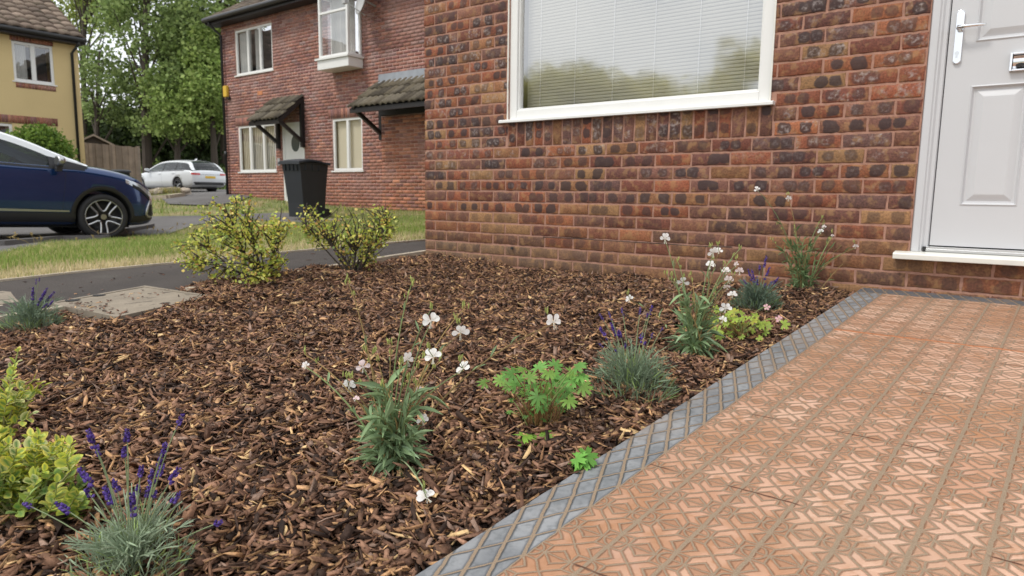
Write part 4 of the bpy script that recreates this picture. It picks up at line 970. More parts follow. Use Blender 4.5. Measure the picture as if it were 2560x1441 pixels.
def lawn_pts(n, x0, x1, y0, y1, excl, r, fade=4., far=30):
    x = r.uniform(x0, x1, n); y = r.uniform(y0, y1, n); k = np.ones(n, bool)
    for P in excl: k &= ~inpoly(x, y, P)
    z = H(x, y); px, py, d = project(np.stack([x, y, z], -1)); k &= (px > -500) & (px < 1250) & (d > 1) & (d < far)
    k &= r.random(n) < np.clip(fade/np.maximum(d, .1), 0, 1)**1.6
    return np.stack([x, y, z], -1)[k]
r = np.random.default_rng(5)
HBX = [(-14.3,6.6),(-3,6.6),(-3,15),(-14.3,15)]; HAX = [(-27,-9),(-18.98,-9),(-18.98,4.9),(-27,4.9)]; ME = [(0,-9),(9,-9),(9,9),(0,9)]
EXC = [PATH, DRIVE, ROADB, HBX, HAX, ME]
P = lawn_pts(420000, -9, -.6, -3.2, 6.6, EXC, r, 3.6)
def gcol(P, r, dry=.35):
    n = len(P); f = .5+.5*np.sin(P[:,0]*1.9+np.sin(P[:,1]*2.3)*1.3)*np.sin(P[:,1]*1.7-P[:,0]*.6); 
    c = np.array([(.23,.31,.075),(.19,.26,.06),(.31,.36,.11),(.46,.40,.20),(.58,.49,.30)]); t = r.random(n)*.76+f*.37
    # parched strip along the path edge
    ed = np.exp(-np.abs(P[:,0]-(-1.35+.18*P[:,1]))/.3)
    k = np.digitize(t+ed*.8-.05, [.33,.55,.72,.92]); k = np.clip(k, 0, 4); return c[k]*(.85+.65*r.random((n,1)))
blades('grass', P, .055, .006, gcol(P, r), r, 'patchy green and straw-coloured lawn grass beside the footpath')
P = lawn_pts(90000, -32, -9, -2, 22, EXC, r, 9., 45)
blades('far_grass', P, .09, .02, gcol(P, r), r, 'sunlit rough grass on the verges by the far road')
# weeds and moss along the kerb: seed stalks
def stalks(name, pts, r, label, col, h=.3):
    mb = MB()
    for (x, y) in pts:
        z = float(H(x, y)); hh = h*(.6+.7*r.random()); ax, ay = r.normal(0,.08), r.normal(0,.08)
        mb.tube([(x,y,z),(x+ax*.4,y+ay*.4,z+hh*.6),(x+ax,y+ay,z+hh)], [.003,.002,.0015], 4, col)
        for k in range(5): t = .7+.3*r.random(); mb.tube([(x+ax*t,y+ay*t,z+hh*t),(x+ax*t+r.normal(0,.015),y+ay*t+r.normal(0,.015),z+hh*t+.02)], [.006,.002], 4, col)
    o = mb.build(name, MT['stem']); tag(o, label, 'grass', kind='stuff')
g0 = P2((330,590),(300,612),(410,585),(95,612),(110,618),(60,612),(215,600),(225,596),(270,600),(350,592),(385,588),(240,612),(440,575))
stalks('seed_stalks', [(x+r.normal(0,.1), y+r.normal(0,.1)) for x, y in g0 for _ in range(2)], r, 'dry orange-brown grass seed stalks along the drive edge', (.36,.27,.11), .13)
# ================================================================== PLANT TOOLS
def basis(d, nrm=None, r=None, roll=0.):
    """columns: lateral, along, normal"""
    d = d/np.linalg.norm(d, axis=1, keepdims=True)
    n0 = np.tile((0,0,1.), (len(d),1)) if nrm is None else nrm
    if r is not None: n0 = n0+r.normal(0, roll, (len(d), 3))
    x = np.cross(d, n0); x /= np.maximum(np.linalg.norm(x, axis=1, keepdims=True), 1e-6); n = np.cross(x, d)
    return np.stack([x, d, n], -1)
def blade_tmpl(rows=5, curl=.25, fold=.12, prof=None):
    t = np.linspace(0, 1, rows); w = (np.sin(np.pi*np.clip(t*.93+.07, 0, 1))**.8) if prof is None else np.array(prof)
    V = []
    for k in range(rows):
        z = -curl*t[k]**2
        V += [(-.5*w[k], t[k], z+fold*w[k]), (0, t[k], z), (.5*w[k], t[k], z+fold*w[k])]
    F = [(3*k+a, 3*k+a+1, 3*k+a+4, 3*k+a+3) for k in range(rows-1) for a in (0, 1)]
    return np.array(V), np.array(F)
def put_leaves(P, D, L_, W_, tm, col, r, roll=.4, nrm=None):
    tV, tF = tm; n = len(P); Rm = basis(D, nrm, r, roll); s = np.stack([W_, L_, (L_+W_)/2], -1)
    V, F = scatter(tV, [tF], n, P, Rm, s); c = np.asarray(col); c = np.repeat(c, len(tV), 0) if c.ndim == 2 else c.reshape(-1, 3)
    return V, F[0], c
def merge(parts):
    V, F, C, b = [], [], [], 0
    for v, f, c in parts: V.append(v); F.append(f+b); C.append(c); b += len(v)
    return np.concatenate(V), np.concatenate(F), np.concatenate(C)
def bez(p0, p1, p2, n=8):
    t = np.linspace(0, 1, n)[:,None]; return (1-t)**2*np.array(p0)+2*t*(1-t)*np.array(p1)+t*t*np.array(p2)
T_NARROW = blade_tmpl(4, .18, .05); T_LANCE = blade_tmpl(6, .35, .16, [.12,.62,1.,.92,.55,.03]); T_OVAL = blade_tmpl(6, .12, .10, [.1,.75,1.,.98,.7,.08])
def lab(o, *a, **k): return tag(o, *a, **k)
# --- lavender
def lavender(base, size, heads, label, r, nleaf=900, tone=(.21,.27,.20)):
    """heads: list of (px,py,len_px,size factor) spike positions in the photo; their real depth is spread through the plant"""
    g = np.array(base); e = empty('lavender_plant', tuple(g)); lab(e, label, 'lavender', 'lavender plants in the bark bed')
    n = nleaf; a = r.uniform(0, 2*np.pi, n); rr = size*.62*np.sqrt(r.random(n)); 
    hx = np.stack([np.cos(a)*rr, np.sin(a)*rr], -1); ph = np.clip(1-(rr/(size*.62))**2, .1, 1)
    z = r.random(n)**.9*ph*size*.60*(.75+.5*r.random(n))
    P = np.stack([hx[:,0], hx[:,1], z], -1)
    D = np.stack([hx[:,0]*2/size*.5+r.normal(0,.35,n), hx[:,1]*2/size*.5+r.normal(0,.35,n), .75+r.normal(0,.3,n)], -1)
    c = np.array(tone)*(.6+.8*r.random((n,1)))*np.where(r.random((n,1)) < .25, np.array((1.25,1.3,.7)), 1)
    V, F, C = put_leaves(P, D, size*(.17+.13*r.random(n)), size*.0155*(.7+.8*r.random(n)), T_NARROW, c, r, .6)
    # leafy stems, splayed
    m = 75; parts = [(V, F, C)]
    mb = MB()
    for i in range(m):
        a_ = r.uniform(0, 2*np.pi); q = size*(.2+.6*r.random()); tip = np.array((math.cos(a_)*q, math.sin(a_)*q, size*(.35+.45*r.random())))
        pl = bez((0,0,0), tip*np.array((.35,.35,.75)), tip, 6); mb.tube(pl.tolist(), [.002,.0018,.0016,.0014,.0012,.001], 4, np.array(tone)*.9)
        k = 7; t = r.uniform(.35, 1, k); Pk = np.array([pl[min(int(tt*5), 5)] for tt in t]); Dk = np.tile(tip, (k,1))+r.normal(0, size*.4, (k,3))
        parts.append(put_leaves(Pk, Dk, size*(.13+.1*r.random(k)), np.full(k, size*.017), T_NARROW, np.array(tone)*(.7+.6*r.random((k,1))), r, .6))
    V, F, C = merge(parts); npmesh('foliage', V, F, MT['leafm'], C, e)
    for (hx_, hy_, ln, f) in heads:
        dd = float((g-CP_)@CF)+r.normal(0, size*.14); p = atd(hx_, hy_, dd)-g; L_ = ln*dd/FPX
        b0 = np.array((r.normal(0,.012), r.normal(0,.012), .0)); mid = np.array((p[0]*.45, p[1]*.45, p[2]*.62)); bot = p-np.array((p[0]-mid[0], p[1]-mid[1], p[2]-mid[2]))*0
        dirv = (p-mid)/np.linalg.norm(p-mid); low = p-dirv*L_*.5; mb.tube(bez(b0, mid, low, 8).tolist(), .0011, 5, (.20,.25,.13))
        sp = MB(); top = p+dirv*L_*.5; sp.tube([tuple(low), tuple(top)], .0012, 5, (.16,.13,.2))
        nn = int(14+26*f*(L_/.04)); 
        for k in range(nn):
            t = r.random()
            if .08 < t < .28 and r.random() < .8: continue
            c0 = low+dirv*L_*t; a_ = r.uniform(0, 2*np.pi); side = Vector(dirv).orthogonal().normalized(); q = Vector(side); q.rotate(Matrix.Rotation(a_, 3, Vector(dirv))); rad = .0030*f*(1.15-.6*t)+.0010
            o_ = Vector(c0)+q*rad*.6; tip = o_+q*rad*.9+Vector(dirv)*rad*1.1
            cc = np.array(((.045,.02,.13),(.09,.05,.26),(.15,.09,.36))[r.integers(0, 3)]); sp.tube([tuple(o_), tuple((o_+tip)/2), tuple(tip)], [rad*.55, rad*.72, rad*.22], 5, cc)
        sp.build('flower_spike', MT['leafm'], e)
    mb.build('stem', MT['stem'], e)
    return e
r = np.random.default_rng(11)
gl = G(345, 1441); gl = np.array((gl[0]-.0, gl[1]-.03, gl[2]-.005))
gl = G(335, 1425)
lavender(gl, .145, [(230,1100,50,1.1),(245,1130,22,.7),(215,1195,58,1.1),(222,1235,30,.8),(270,1240,50,1.2),(318,1090,34,.9),(312,1130,26,.9),(330,1265,62,1.2),(402,1150,36,.9),(398,1185,45,1.1),(435,1190,44,1.0),(448,1055,40,.8),(158,1270,46,1.1),(72,1265,30,.8),(378,1190,30,.7),(545,1308,16,.9),(345,1225,24,.7),(385,1240,22,.7),(410,1120,26,.8),(372,1225,40,1.),(290,1215,34,.9),(440,1245,30,.8),(352,1180,26,.8)],
   'silvery lavender with deep purple spikes at the bottom left, nearest the camera', r, 560, (.32,.40,.27))
lavender(G(1580, 985), .185, [(1510,835,36,1.0),(1535,825,36,1.1),(1549,835,20,1.1),(1603,845,24,1.0),(1505,795,22,.5),(1525,790,24,.5),(1556,780,20,.5),(1600,778,20,.5),(1627,776,24,.8),(1618,790,12,.5),(1654,825,14,.5),(1564,865,14,.6),(1612,860,12,.7),(1540,880,12,.6),(1580,975,16,.7),(1503,865,14,.4),(1630,838,14,.5)],
   'bushy grey-green lavender between the lobed geranium and the paving edge', r, 620, (.22,.29,.19))
lavender(G(1892, 772), .17, [(1875,688,30,1.0),(1883,692,34,1.1),(1913,655,30,1.0),(1899,672,16,.9),(1918,685,34,1.1),(1893,702,22,.9),(1925,712,22,1.),(1938,704,26,1.1),(1912,715,14,1.),(1862,705,14,.6)],
   'small dark green lavender with purple spikes standing close to the brick wall', r, 700, (.15,.21,.15))
lavender(G(80, 818), .17, [(82,735,34,1.1),(110,735,34,1.1),(123,745,36,1.1),(100,752,30,1.),(82,755,28,1.),(64,768,20,.8),(90,705,14,.5),(98,700,10,.4),(112,765,20,.9),(125,760,20,.9)],
   'lavender standing alone beside the concrete cover at the far left', r, 700, (.22,.29,.2))
# --- white gaura
def petal_flower(mb_, c, nrm, size, r, pink=0., droop=.3, npet=4):
    """butterfly-like bloom: petals in upper fan plus thin stamens hanging down"""
    nrm = Vector(nrm).normalized(); up = Vector((0,0,1)); x = nrm.cross(up); x = x.normalized() if x.length > .01 else Vector((1,0,0)); u = x.cross(nrm).normalized()*-1
    if u.z < 0: u = -u
    c = Vector(c); an = [-80, -24, 30, 88] if npet == 4 else [k*360/npet for k in range(npet)]
    rot = r.normal(0, 14)
    for k, a in enumerate(an):
        a = R_(a+rot+r.normal(0, 7)); d = (u*math.cos(a)+x*math.sin(a)+nrm*(.12+.15*r.random())).normalized(); s = d.cross(nrm).normalized(); L_ = size*(.9+.2*r.random()); W_ = L_*.31
        prof = [(.0,.05),(.25,.35),(.55,.95),(.8,1.),(.95,.6),(1.,.1)]; V = []; 
        for t, w_ in prof:
            b_ = c+d*L_*t-nrm*L_*.14*t*t; V += [b_+s*W_*w_+nrm*.05*L_*w_, b_, b_-s*W_*w_+nrm*.05*L_*w_]
        F = [(3*i+j, 3*i+j+1, 3*i+j+4, 3*i+j+3) for i in range(5) for j in (0, 1)]
        cc = np.array([(.97,.97,.95)]*18)*(1-pink)+np.array((.85,.50,.55))*pink; cc[0:6] = cc[0:6]*.75+np.array((.75,.6,.4))*.2
        mb_.add([tuple(v) for v in V], F, cc)
    for k in range(6 if npet == 4 else 3):
        d = (-u*(1.0+.2*r.random())+x*r.normal(0,.28)+nrm*(.35+.2*r.random())).normalized(); e_ = c+d*size*.85
        mb_.tube([tuple(c), tuple((c+e_)/2+nrm*size*.05), tuple(e_)], [.0004,.0003,.0005], 3, (.8,.78,.68))
def bud(mb_, p, r, s=.006, col=(.30,.34,.10)):
    for k in range(4):
        o_ = np.array(p)+r.normal(0, s*.5, 3); mb_.tube([tuple(o_), tuple(o_+np.array((r.normal(0,.2),r.normal(0,.2),1))*s*1.1), tuple(o_+np.array((r.normal(0,.3),r.normal(0,.3),2.1))*s)], [s*.16,s*.26,s*.05], 4, np.array(col)*(.8+.5*r.random()))
def gaura(base, blooms, tips, size, fs, label, r, nbasal=120, exL=.25, leafcol=(.26,.365,.19), lw=.14, extra=16, stemc=(.17,.225,.09), leafL=.36):
    g = np.array(base); e = empty('gaura_plant', tuple(g)); lab(e, label, 'gaura', 'white gaura plants in the bark bed'); d0 = float((g-CP_)@CF); toC = CP_-g; toC[2] = 0; toC /= np.linalg.norm(toC)
    st = MB(); parts = []; lp, ld, ll = [], [], []
    def stemline(p, w_=.0021, bend=.35):
        b0 = np.array((r.normal(0,size*.06), r.normal(0,size*.06), 0.)); mid = b0+np.array((p[0]*bend, p[1]*bend, max(p[2], size*.5)*.72)); pl = bez(b0, mid, p, 10)
        st.tube(pl.tolist(), list(np.linspace(w_*1.25, w_*.55, 10)), 5, np.array(stemc)*(.7+.7*r.random())*np.where(r.random() < .4, np.array((1.5,.8,.8)), 1)); return pl
    for (x, y, pk, s, low) in blooms:
        dd = d0+r.normal(0, size*.13); p = (G(x, y, .022) if low else atd(x, y, dd))-g
        if low: pl = bez((0,0,.02), np.array((p[0]*.35, p[1]*.35, .04+size*.1)), p+np.array((0,0,.01)), 10); st.tube(pl.tolist(), .0014, 5, (.3,.36,.2))
        else: pl = stemline(p-np.array((0,0,.004)))
        if r.random() < .75: q = p+np.array((r.normal(0,.008), r.normal(0,.008), .02)); st.tube([tuple(p), tuple(q)], .0009, 4, stemc); bud(st, q, r, fs*.4)
        fl = MB(); n_ = toC+np.array((r.normal(0,.35), r.normal(0,.35), r.normal(.15,.25))); petal_flower(fl, p, n_, fs*s*1.2, r, pk); fl.build('flower', MT['petal'], e)
        for k in range(3): t = r.integers(3, 8); lp.append(pl[t]); ld.append(pl[t]-pl[0]+r.normal(0, size*.4, 3)); ll.append(size*.13*(.6+.8*r.random()))
    for (x, y) in tips:
        p = atd(x, y, d0+r.normal(0, size*.12))-g; pl = stemline(p, .0018); bud(st, p, r, fs*.42); bud(st, pl[8], r, fs*.3)
        for k in range(2): t = r.integers(3, 8); lp.append(pl[t]); ld.append(pl[t]-pl[0]+r.normal(0, size*.4, 3)); ll.append(size*.1*(.6+.8*r.random()))
    for k in range(extra):
        a_ = r.uniform(0, 2*np.pi); q = size*(.1+.35*r.random()); p = np.array((math.cos(a_)*q, math.sin(a_)*q, size*(.45+.55*r.random()))); pl = stemline(p, .002, .3)
        for k2 in range(11): t = r.integers(1, 9); lp.append(pl[t]); ld.append(np.array((math.cos(a_),math.sin(a_),.9))*size*.4+r.normal(0, size*.35, 3)); ll.append(size*exL*(.5+.9*r.random()))
    n = nbasal; a = r.uniform(0, 2*np.pi, n); hz = size*.48*r.random(n)**1.2; P = np.stack([np.cos(a)*size*.08*r.random(n), np.sin(a)*size*.08*r.random(n), hz*.8], -1)
    el = r.normal(.25, .45, n); D = np.stack([np.cos(a)*np.cos(el), np.sin(a)*np.cos(el), np.sin(el)], -1)
    P = P+D*size*.10*r.random((n,1)); lL = size*leafL*(.55+.6*r.random(n)); P[:,2] = np.maximum(P[:,2], .006)
    V = put_leaves(P, D, lL, lL*lw*(.8+.5*r.random(n)), T_LANCE, np.array(leafcol)*(.65+.75*r.random((n,1)))*np.where(r.random((n,1)) < .3, np.array((1.25,1.2,1.4)), 1), r, .45); parts.append(V)
    if lp:
        lp, ld, ll = np.array(lp), np.array(ld), np.array(ll); m = len(lp); parts.append(put_leaves(lp, ld, ll, ll*.17, T_LANCE, np.array(leafcol)*(.7+.6*r.random((m,1))), r, .5))
    V, F, C = merge(parts); npmesh('foliage', V, F, MT['leafm'], C, e, smooth=True); st.build('stem', MT['stem'], e)
    return e
r = np.random.default_rng(21)
gaura(G(985,1170), [(1078,803,0,1.1,0),(1150,832,0,1.1,0),(1383,806,0,1.1,0),(1018,900,.12,1,0),(1083,893,0,1.1,0),(1158,922,0,1.1,0),(872,966,0,.85,0),(908,918,.4,.85,0),(1046,984,.35,.8,0),(1055,1050,0,.8,0),(890,998,.6,.45,0),(765,914,.1,.5,0),(1066,1245,0,1.1,1)],
      [(1030,708),(870,705),(1165,768),(1080,770),(978,862),(1005,905),(935,880),(915,880),(1055,900),(1100,900),(955,960),(1020,950),(880,945),(760,885)], .22, .0165,
      'large white-flowered gaura with arching wiry stems in the middle of the foreground', r, 75, extra=18)
r = np.random.default_rng(22)
gaura(G(1735,888), [(1662,598,0,1.1,0),(1783,632,0,1.0,0),(1776,664,0,1.0,0),(1707,706,0,1.15,0),(1815,679,.1,.9,0),(1849,679,.35,.8,0),(1841,662,.3,.6,0),(1822,700,.3,.9,0),(1817,718,.25,.7,0),(1831,738,.05,.9,0),(1815,772,0,1.15,0),(1808,800,0,.8,0),(1574,748,0,.8,0),(1797,628,0,.7,0)],
      [(1695,655),(1665,685),(1727,688),(1850,622),(1735,742),(1785,735),(1678,690)], .24, .0165,
      'white gaura in front of the yellowing leaves, left of the paving edge', r, 60, extra=14)
r = np.random.default_rng(23)
gaura(G(2005,738), [(1893,474,0,.9,0),(1971,497,0,.85,0),(2052,580,0,.8,0),(2108,585,0,.8,0),(2158,612,0,1.,0),(2139,617,.15,.7,0),(2081,590,.4,.45,0),(2060,568,.2,.6,0)],
      [(2055,545),(1985,570),(1945,560),(2075,600),(2100,635),(1930,600),(2160,580),(2120,650)], .30, .0165,
      'tall airy gaura standing against the brick wall, tallest plant in the bed', r, 50, leafcol=(.15,.23,.10), lw=.12, extra=24, leafL=.2, exL=.14, stemc=(.16,.22,.09))
# --- lobed geranium
def lobed_leaf(c, nrm, d, s, col, r, lobes=5):
    """palmate leaf as fan; returns V,F(tri),C"""
    nrm = np.array(nrm)/np.linalg.norm(nrm); d = np.array(d)-nrm*np.dot(d, nrm); d /= np.linalg.norm(d); x = np.cross(d, nrm)
    V = [np.array(c)]; C = [np.array(col)*.85]; seg = lobes*6; 
    for k in range(seg+1):
        a = -2.45+4.9*k/seg; ph = (k/6.)%1; lob = .40+.60*(math.sin(math.pi*ph)**.5); notch = .84 if k % 2 else 1.08
        rad = s*lob*notch*(.78+.22*math.cos(a*.7)); p = np.array(c)+(d*math.cos(a)+x*math.sin(a))*rad+nrm*(-.22*rad*rad/s+.05*s*math.sin(ph*math.pi*2)); V.append(p); C.append(np.array(col)*(1.12 if lob > .7 else .9))
    F = np.array([(0, k, k+1) for k in range(1, seg+1)])
    return np.array(V), F, np.array(C)
def geranium(base, leaves, label, r, stems=40, size=.03, lobes=5, col=(.20,.42,.06), cat='geranium', spread=.06, flowers=(), group=None, hgt=None, oldc=(.23,.13,.05)):
    g = np.array(base); e = empty('geranium_plant', tuple(g)); lab(e, label, cat, group); d0 = float((g-CP_)@CF); toC = CP_-g; toC[2] = 0; toC /= np.linalg.norm(toC); st = MB(); parts = []
    for (x, y, s) in leaves:
        p = atd(x, y, d0+r.normal(0, spread))-g; p[2] = max(p[2], .008)
        nrm = toC*.55+np.array((r.normal(0,.35), r.normal(0,.35), .9)); dd = np.array((p[0], p[1], 0))*1.5-toC*.0+r.normal(0,.03,3)+np.array((0,0,.02)); cc = np.array(col)*(.75+.5*r.random())*(np.array((1.35,1.05,1.)) if r.random() < .25 else 1)
        parts.append(lobed_leaf(p, nrm, dd if np.linalg.norm(dd) > .01 else np.array((1,0,0)), size*s*(.9+.2*r.random()), cc, r, lobes))
        b0 = np.array((r.normal(0,.02), r.normal(0,.02), 0)); st.tube(bez(b0, np.array((p[0]*.5+b0[0]*.5, p[1]*.5+b0[1]*.5, p[2]*.75)), p, 7).tolist(), .0011, 4, (.24,.3,.1) if r.random() < .5 else oldc)
    for k in range(stems):
        a_ = r.uniform(0, 2*np.pi); q = spread*1.2*r.random(); p = np.array((math.cos(a_)*q, math.sin(a_)*q, (hgt or .1)*(.25+.6*r.random()))); b0 = p*np.array((.55,.55,0)); st.tube(bez(b0, (p+b0)/2+r.normal(0,.006,3), p, 5).tolist(), .0011, 4, np.array(oldc)*(.6+.8*r.random()))
        if r.random() < .45: parts.append(lobed_leaf(p, (r.normal(0,.5), r.normal(0,.5), 1), (math.cos(a_), math.sin(a_), 0), size*.42, np.array(col)*.6, r))
    for (x, y, s) in flowers:
        p = atd(x, y, d0-.05)-g; st.tube(bez((0,0,0), (p[0]*.5,p[1]*.5,p[2]*.9+.01), p, 7).tolist(), .001, 4, (.28,.36,.12)); fl = MB()
        petal_flower(fl, p, toC+np.array((0,0,.5)), s, r, .95, npet=5); fl.build('flower', MT['petal'], e)
    V, F, C = merge(parts); npmesh('foliage', V, F, MT['leaf'], C, e); st.build('stem', MT['stem'], e); return e
r = np.random.default_rng(31)
gg = G(1345,1066)
geranium(gg, [(1213,957,.8),(1283,935,1.1),(1345,922,1.1),(1310,925,1.),(1385,915,1.),(1402,950,1.2),(1440,918,1.05),(1455,967,1.15),(1365,985,1.2),(1330,970,1.1),(1420,1000,.9),(1350,1015,.9),(1290,965,1.),(1378,945,1.15),(1400,1025,.7),(1262,945,.9),(1430,950,1.),(1340,945,1.),(1415,975,1.),(1355,1040,.7),(1280,1000,.5),(1275,1030,.5),(1325,1000,.8),(1300,950,.9),(1370,930,.9),(1250,950,.8),(1320,945,1.),(1362,960,1.1),(1395,990,1.),(1345,990,1.),(1425,930,.9),(1310,985,.8),(1385,965,1.),(1448,940,.9),(1360,1000,.8),(1270,965,.8)],
   'bright green lobed-leaf geranium standing on brown stalks left of the paving edge', r, 70, .0285, 7, (.15,.335,.07), hgt=.12)
geranium(G(1325,1122), [(1307,1090,1.0),(1347,1098,1.15),(1318,1112,.8)], 'pair of small lobed leaves low in the bark just below the geranium', r, 3, .037, 5, (.24,.43,.06), 'seedling', .012, hgt=.02)
geranium(G(1455,1172), [(1440,1148,.9),(1466,1140,.9),(1472,1160,.9),(1448,1165,.8),(1458,1150,1.)], 'small green leaf tuft touching the grey paving border', r, 3, .033, 5, (.15,.36,.06), 'seedling', .012, hgt=.02)
lv = [(r.normal(1840,50), r.normal(806,17), .7+.4*r.random()) for _ in range(60)]
geranium(G(1850,838), lv, 'low yellow-green trailing geranium with small pink flowers behind the gaura', r, 20, .024, 5, (.33,.44,.07), 'geranium', .07, ((1917,768,.014),(1948,798,.0145)), hgt=.05)
# --- variegated euonymus
def var_leaf_set(P, D, L_, r, nrm=None, green=0.):
    rows = 7; t = np.linspace(0, 1, rows); w = np.array([.08,.62,.92,1.,.9,.62,.08]); V = []; mask = []
    for k in range(rows):
        z = -.15*t[k]**2
        for s_, fz in ((-.5,.13),(-.30,.05),(0,0),(.30,.05),(.5,.13)): V.append((s_*w[k], t[k], z+fz*w[k])); mask.append(1. if (abs(s_) > .4 or k >= rows-1) else (.6 if (abs(s_) > .2 or k in (0, rows-2)) else 0.))
    F = np.array([(5*k+a, 5*k+a+1, 5*k+a+6, 5*k+a+5) for k in range(rows-1) for a in range(4)]); V = np.array(V); mask = np.array(mask); n = len(P)
    yel = np.array([(.86,.80,.09),(.92,.78,.18),(.74,.76,.12),(.90,.86,.42)])[r.integers(0, 4, n)]*(.8+.35*r.random((n,1))); gr = np.array([(.10,.22,.06),(.16,.30,.07),(.30,.42,.09)])[r.integers(0, 3, n)]*(.8+.4*r.random((n,1)))
    gk = (np.asarray(green)+0*r.random(n))[:,None]; yel = yel*(1-gk)+np.array((.16,.32,.06))*gk
    C = mask[None,:,None]*yel[:,None,:]+(1-mask[None,:,None])*gr[:,None,:]; Rm = basis(D, nrm, r, .5)
    Vv, Ff = scatter(V, [F], n, P, Rm, np.stack([L_*.68, L_, L_*.7], -1)); return Vv, Ff[0], C.reshape(-1, 3)
def euonymus(base, shoots, label, r, LL=.026):
    g = np.array(base); e = empty('euonymus_shrub', tuple(g)); lab(e, label, 'shrub'); d0 = float((g-CP_)@CF); st = MB(); parts = []
    for (x, y, x2, y2, n, gk) in shoots:      # from x,y (lower) to x2,y2 (tip)
        dd = d0+r.normal(0, .035); a = atd(x, y, dd+.01)-g; b = atd(x2, y2, dd-.01)-g; st.tube(bez((0,0,0) if np.linalg.norm(a) < .12 else a*.6, a*.9, a, 5).tolist(), .0022, 5, (.2,.2,.08)); pl = bez(a, (a+b)/2+r.normal(0,.008,3), b, 12); st.tube(pl.tolist(), .0015, 5, (.28,.32,.1))
        t = np.linspace(0, 1, n); Pk = np.repeat(np.array([pl[int(q*11)] for q in t]), 2, 0); ax = (b-a)/np.linalg.norm(b-a); s1 = np.cross(ax, (0,0,1.)); s1 /= max(np.linalg.norm(s1), 1e-3); s2 = np.cross(ax, s1)
        D = []
        for k in range(n):
            an = k*math.pi/2+r.normal(0,.3)
            for s_ in (1, -1): D.append(s_*(s1*math.cos(an)+s2*math.sin(an))+ax*(.45+.6*t[k])+np.array((0,0,.15)))
        D = np.array(D); L_ = np.repeat(LL*(1-.35*t**3), 2)*(.8+.35*r.random(2*n)); parts.append(var_leaf_set(Pk, D, L_, r, None, np.full(2*n, gk)))
    V, F, C = merge(parts); npmesh('foliage', V, F, MT['leaf'], C, e, smooth=True); st.build('stem', MT['stem'], e); return e
r = np.random.default_rng(41)
sh = []
for k in range(74):
    x = r.uniform(-60, 195); top = 1075+max(0, (x-120))*.3+r.uniform(0, 190); y = top+r.uniform(35, 80); sh.append((x-r.uniform(-15, 30), y, x+r.uniform(-10, 22), top, 8, .0 if top < 1180 else .3))
for k in range(20): x = r.uniform(-50, 205); y = r.uniform(1210, 1300); sh.append((x-20, y, x+8, y-42, 5, .7))
euonymus(G(55,1318), sh, 'bushy variegated yellow and green euonymus at the left edge beside the lavender', r, .026)
sh = [(10,1040,45,880,11,.1),(-5,1040,-15,960,7,.1),(20,1020,85,950,6,.1),(0,1030,20,950,7,.2),(30,1010,110,965,5,.1),(-30,1040,-45,990,6,.1),(15,1035,60,985,6,.2),(-15,1050,5,1000,6,.3),(-20,1085,-5,1040,6,.3),(0,1090,15,1050,5,.2),(25,1030,98,962,5,.0),(40,1050,70,1010,5,.1),(5,1060,-10,1010,6,.1),(35,1010,60,960,5,.0),(10,1000,28,920,6,.0),(-25,1060,-20,985,6,.1),(30,1060,80,1035,5,.2),(-15,1120,25,1085,6,.3)]
euonymus(G(8,1100), sh, 'upright yellow-variegated euonymus shoot rising above the bark at the left edge', r, .029)
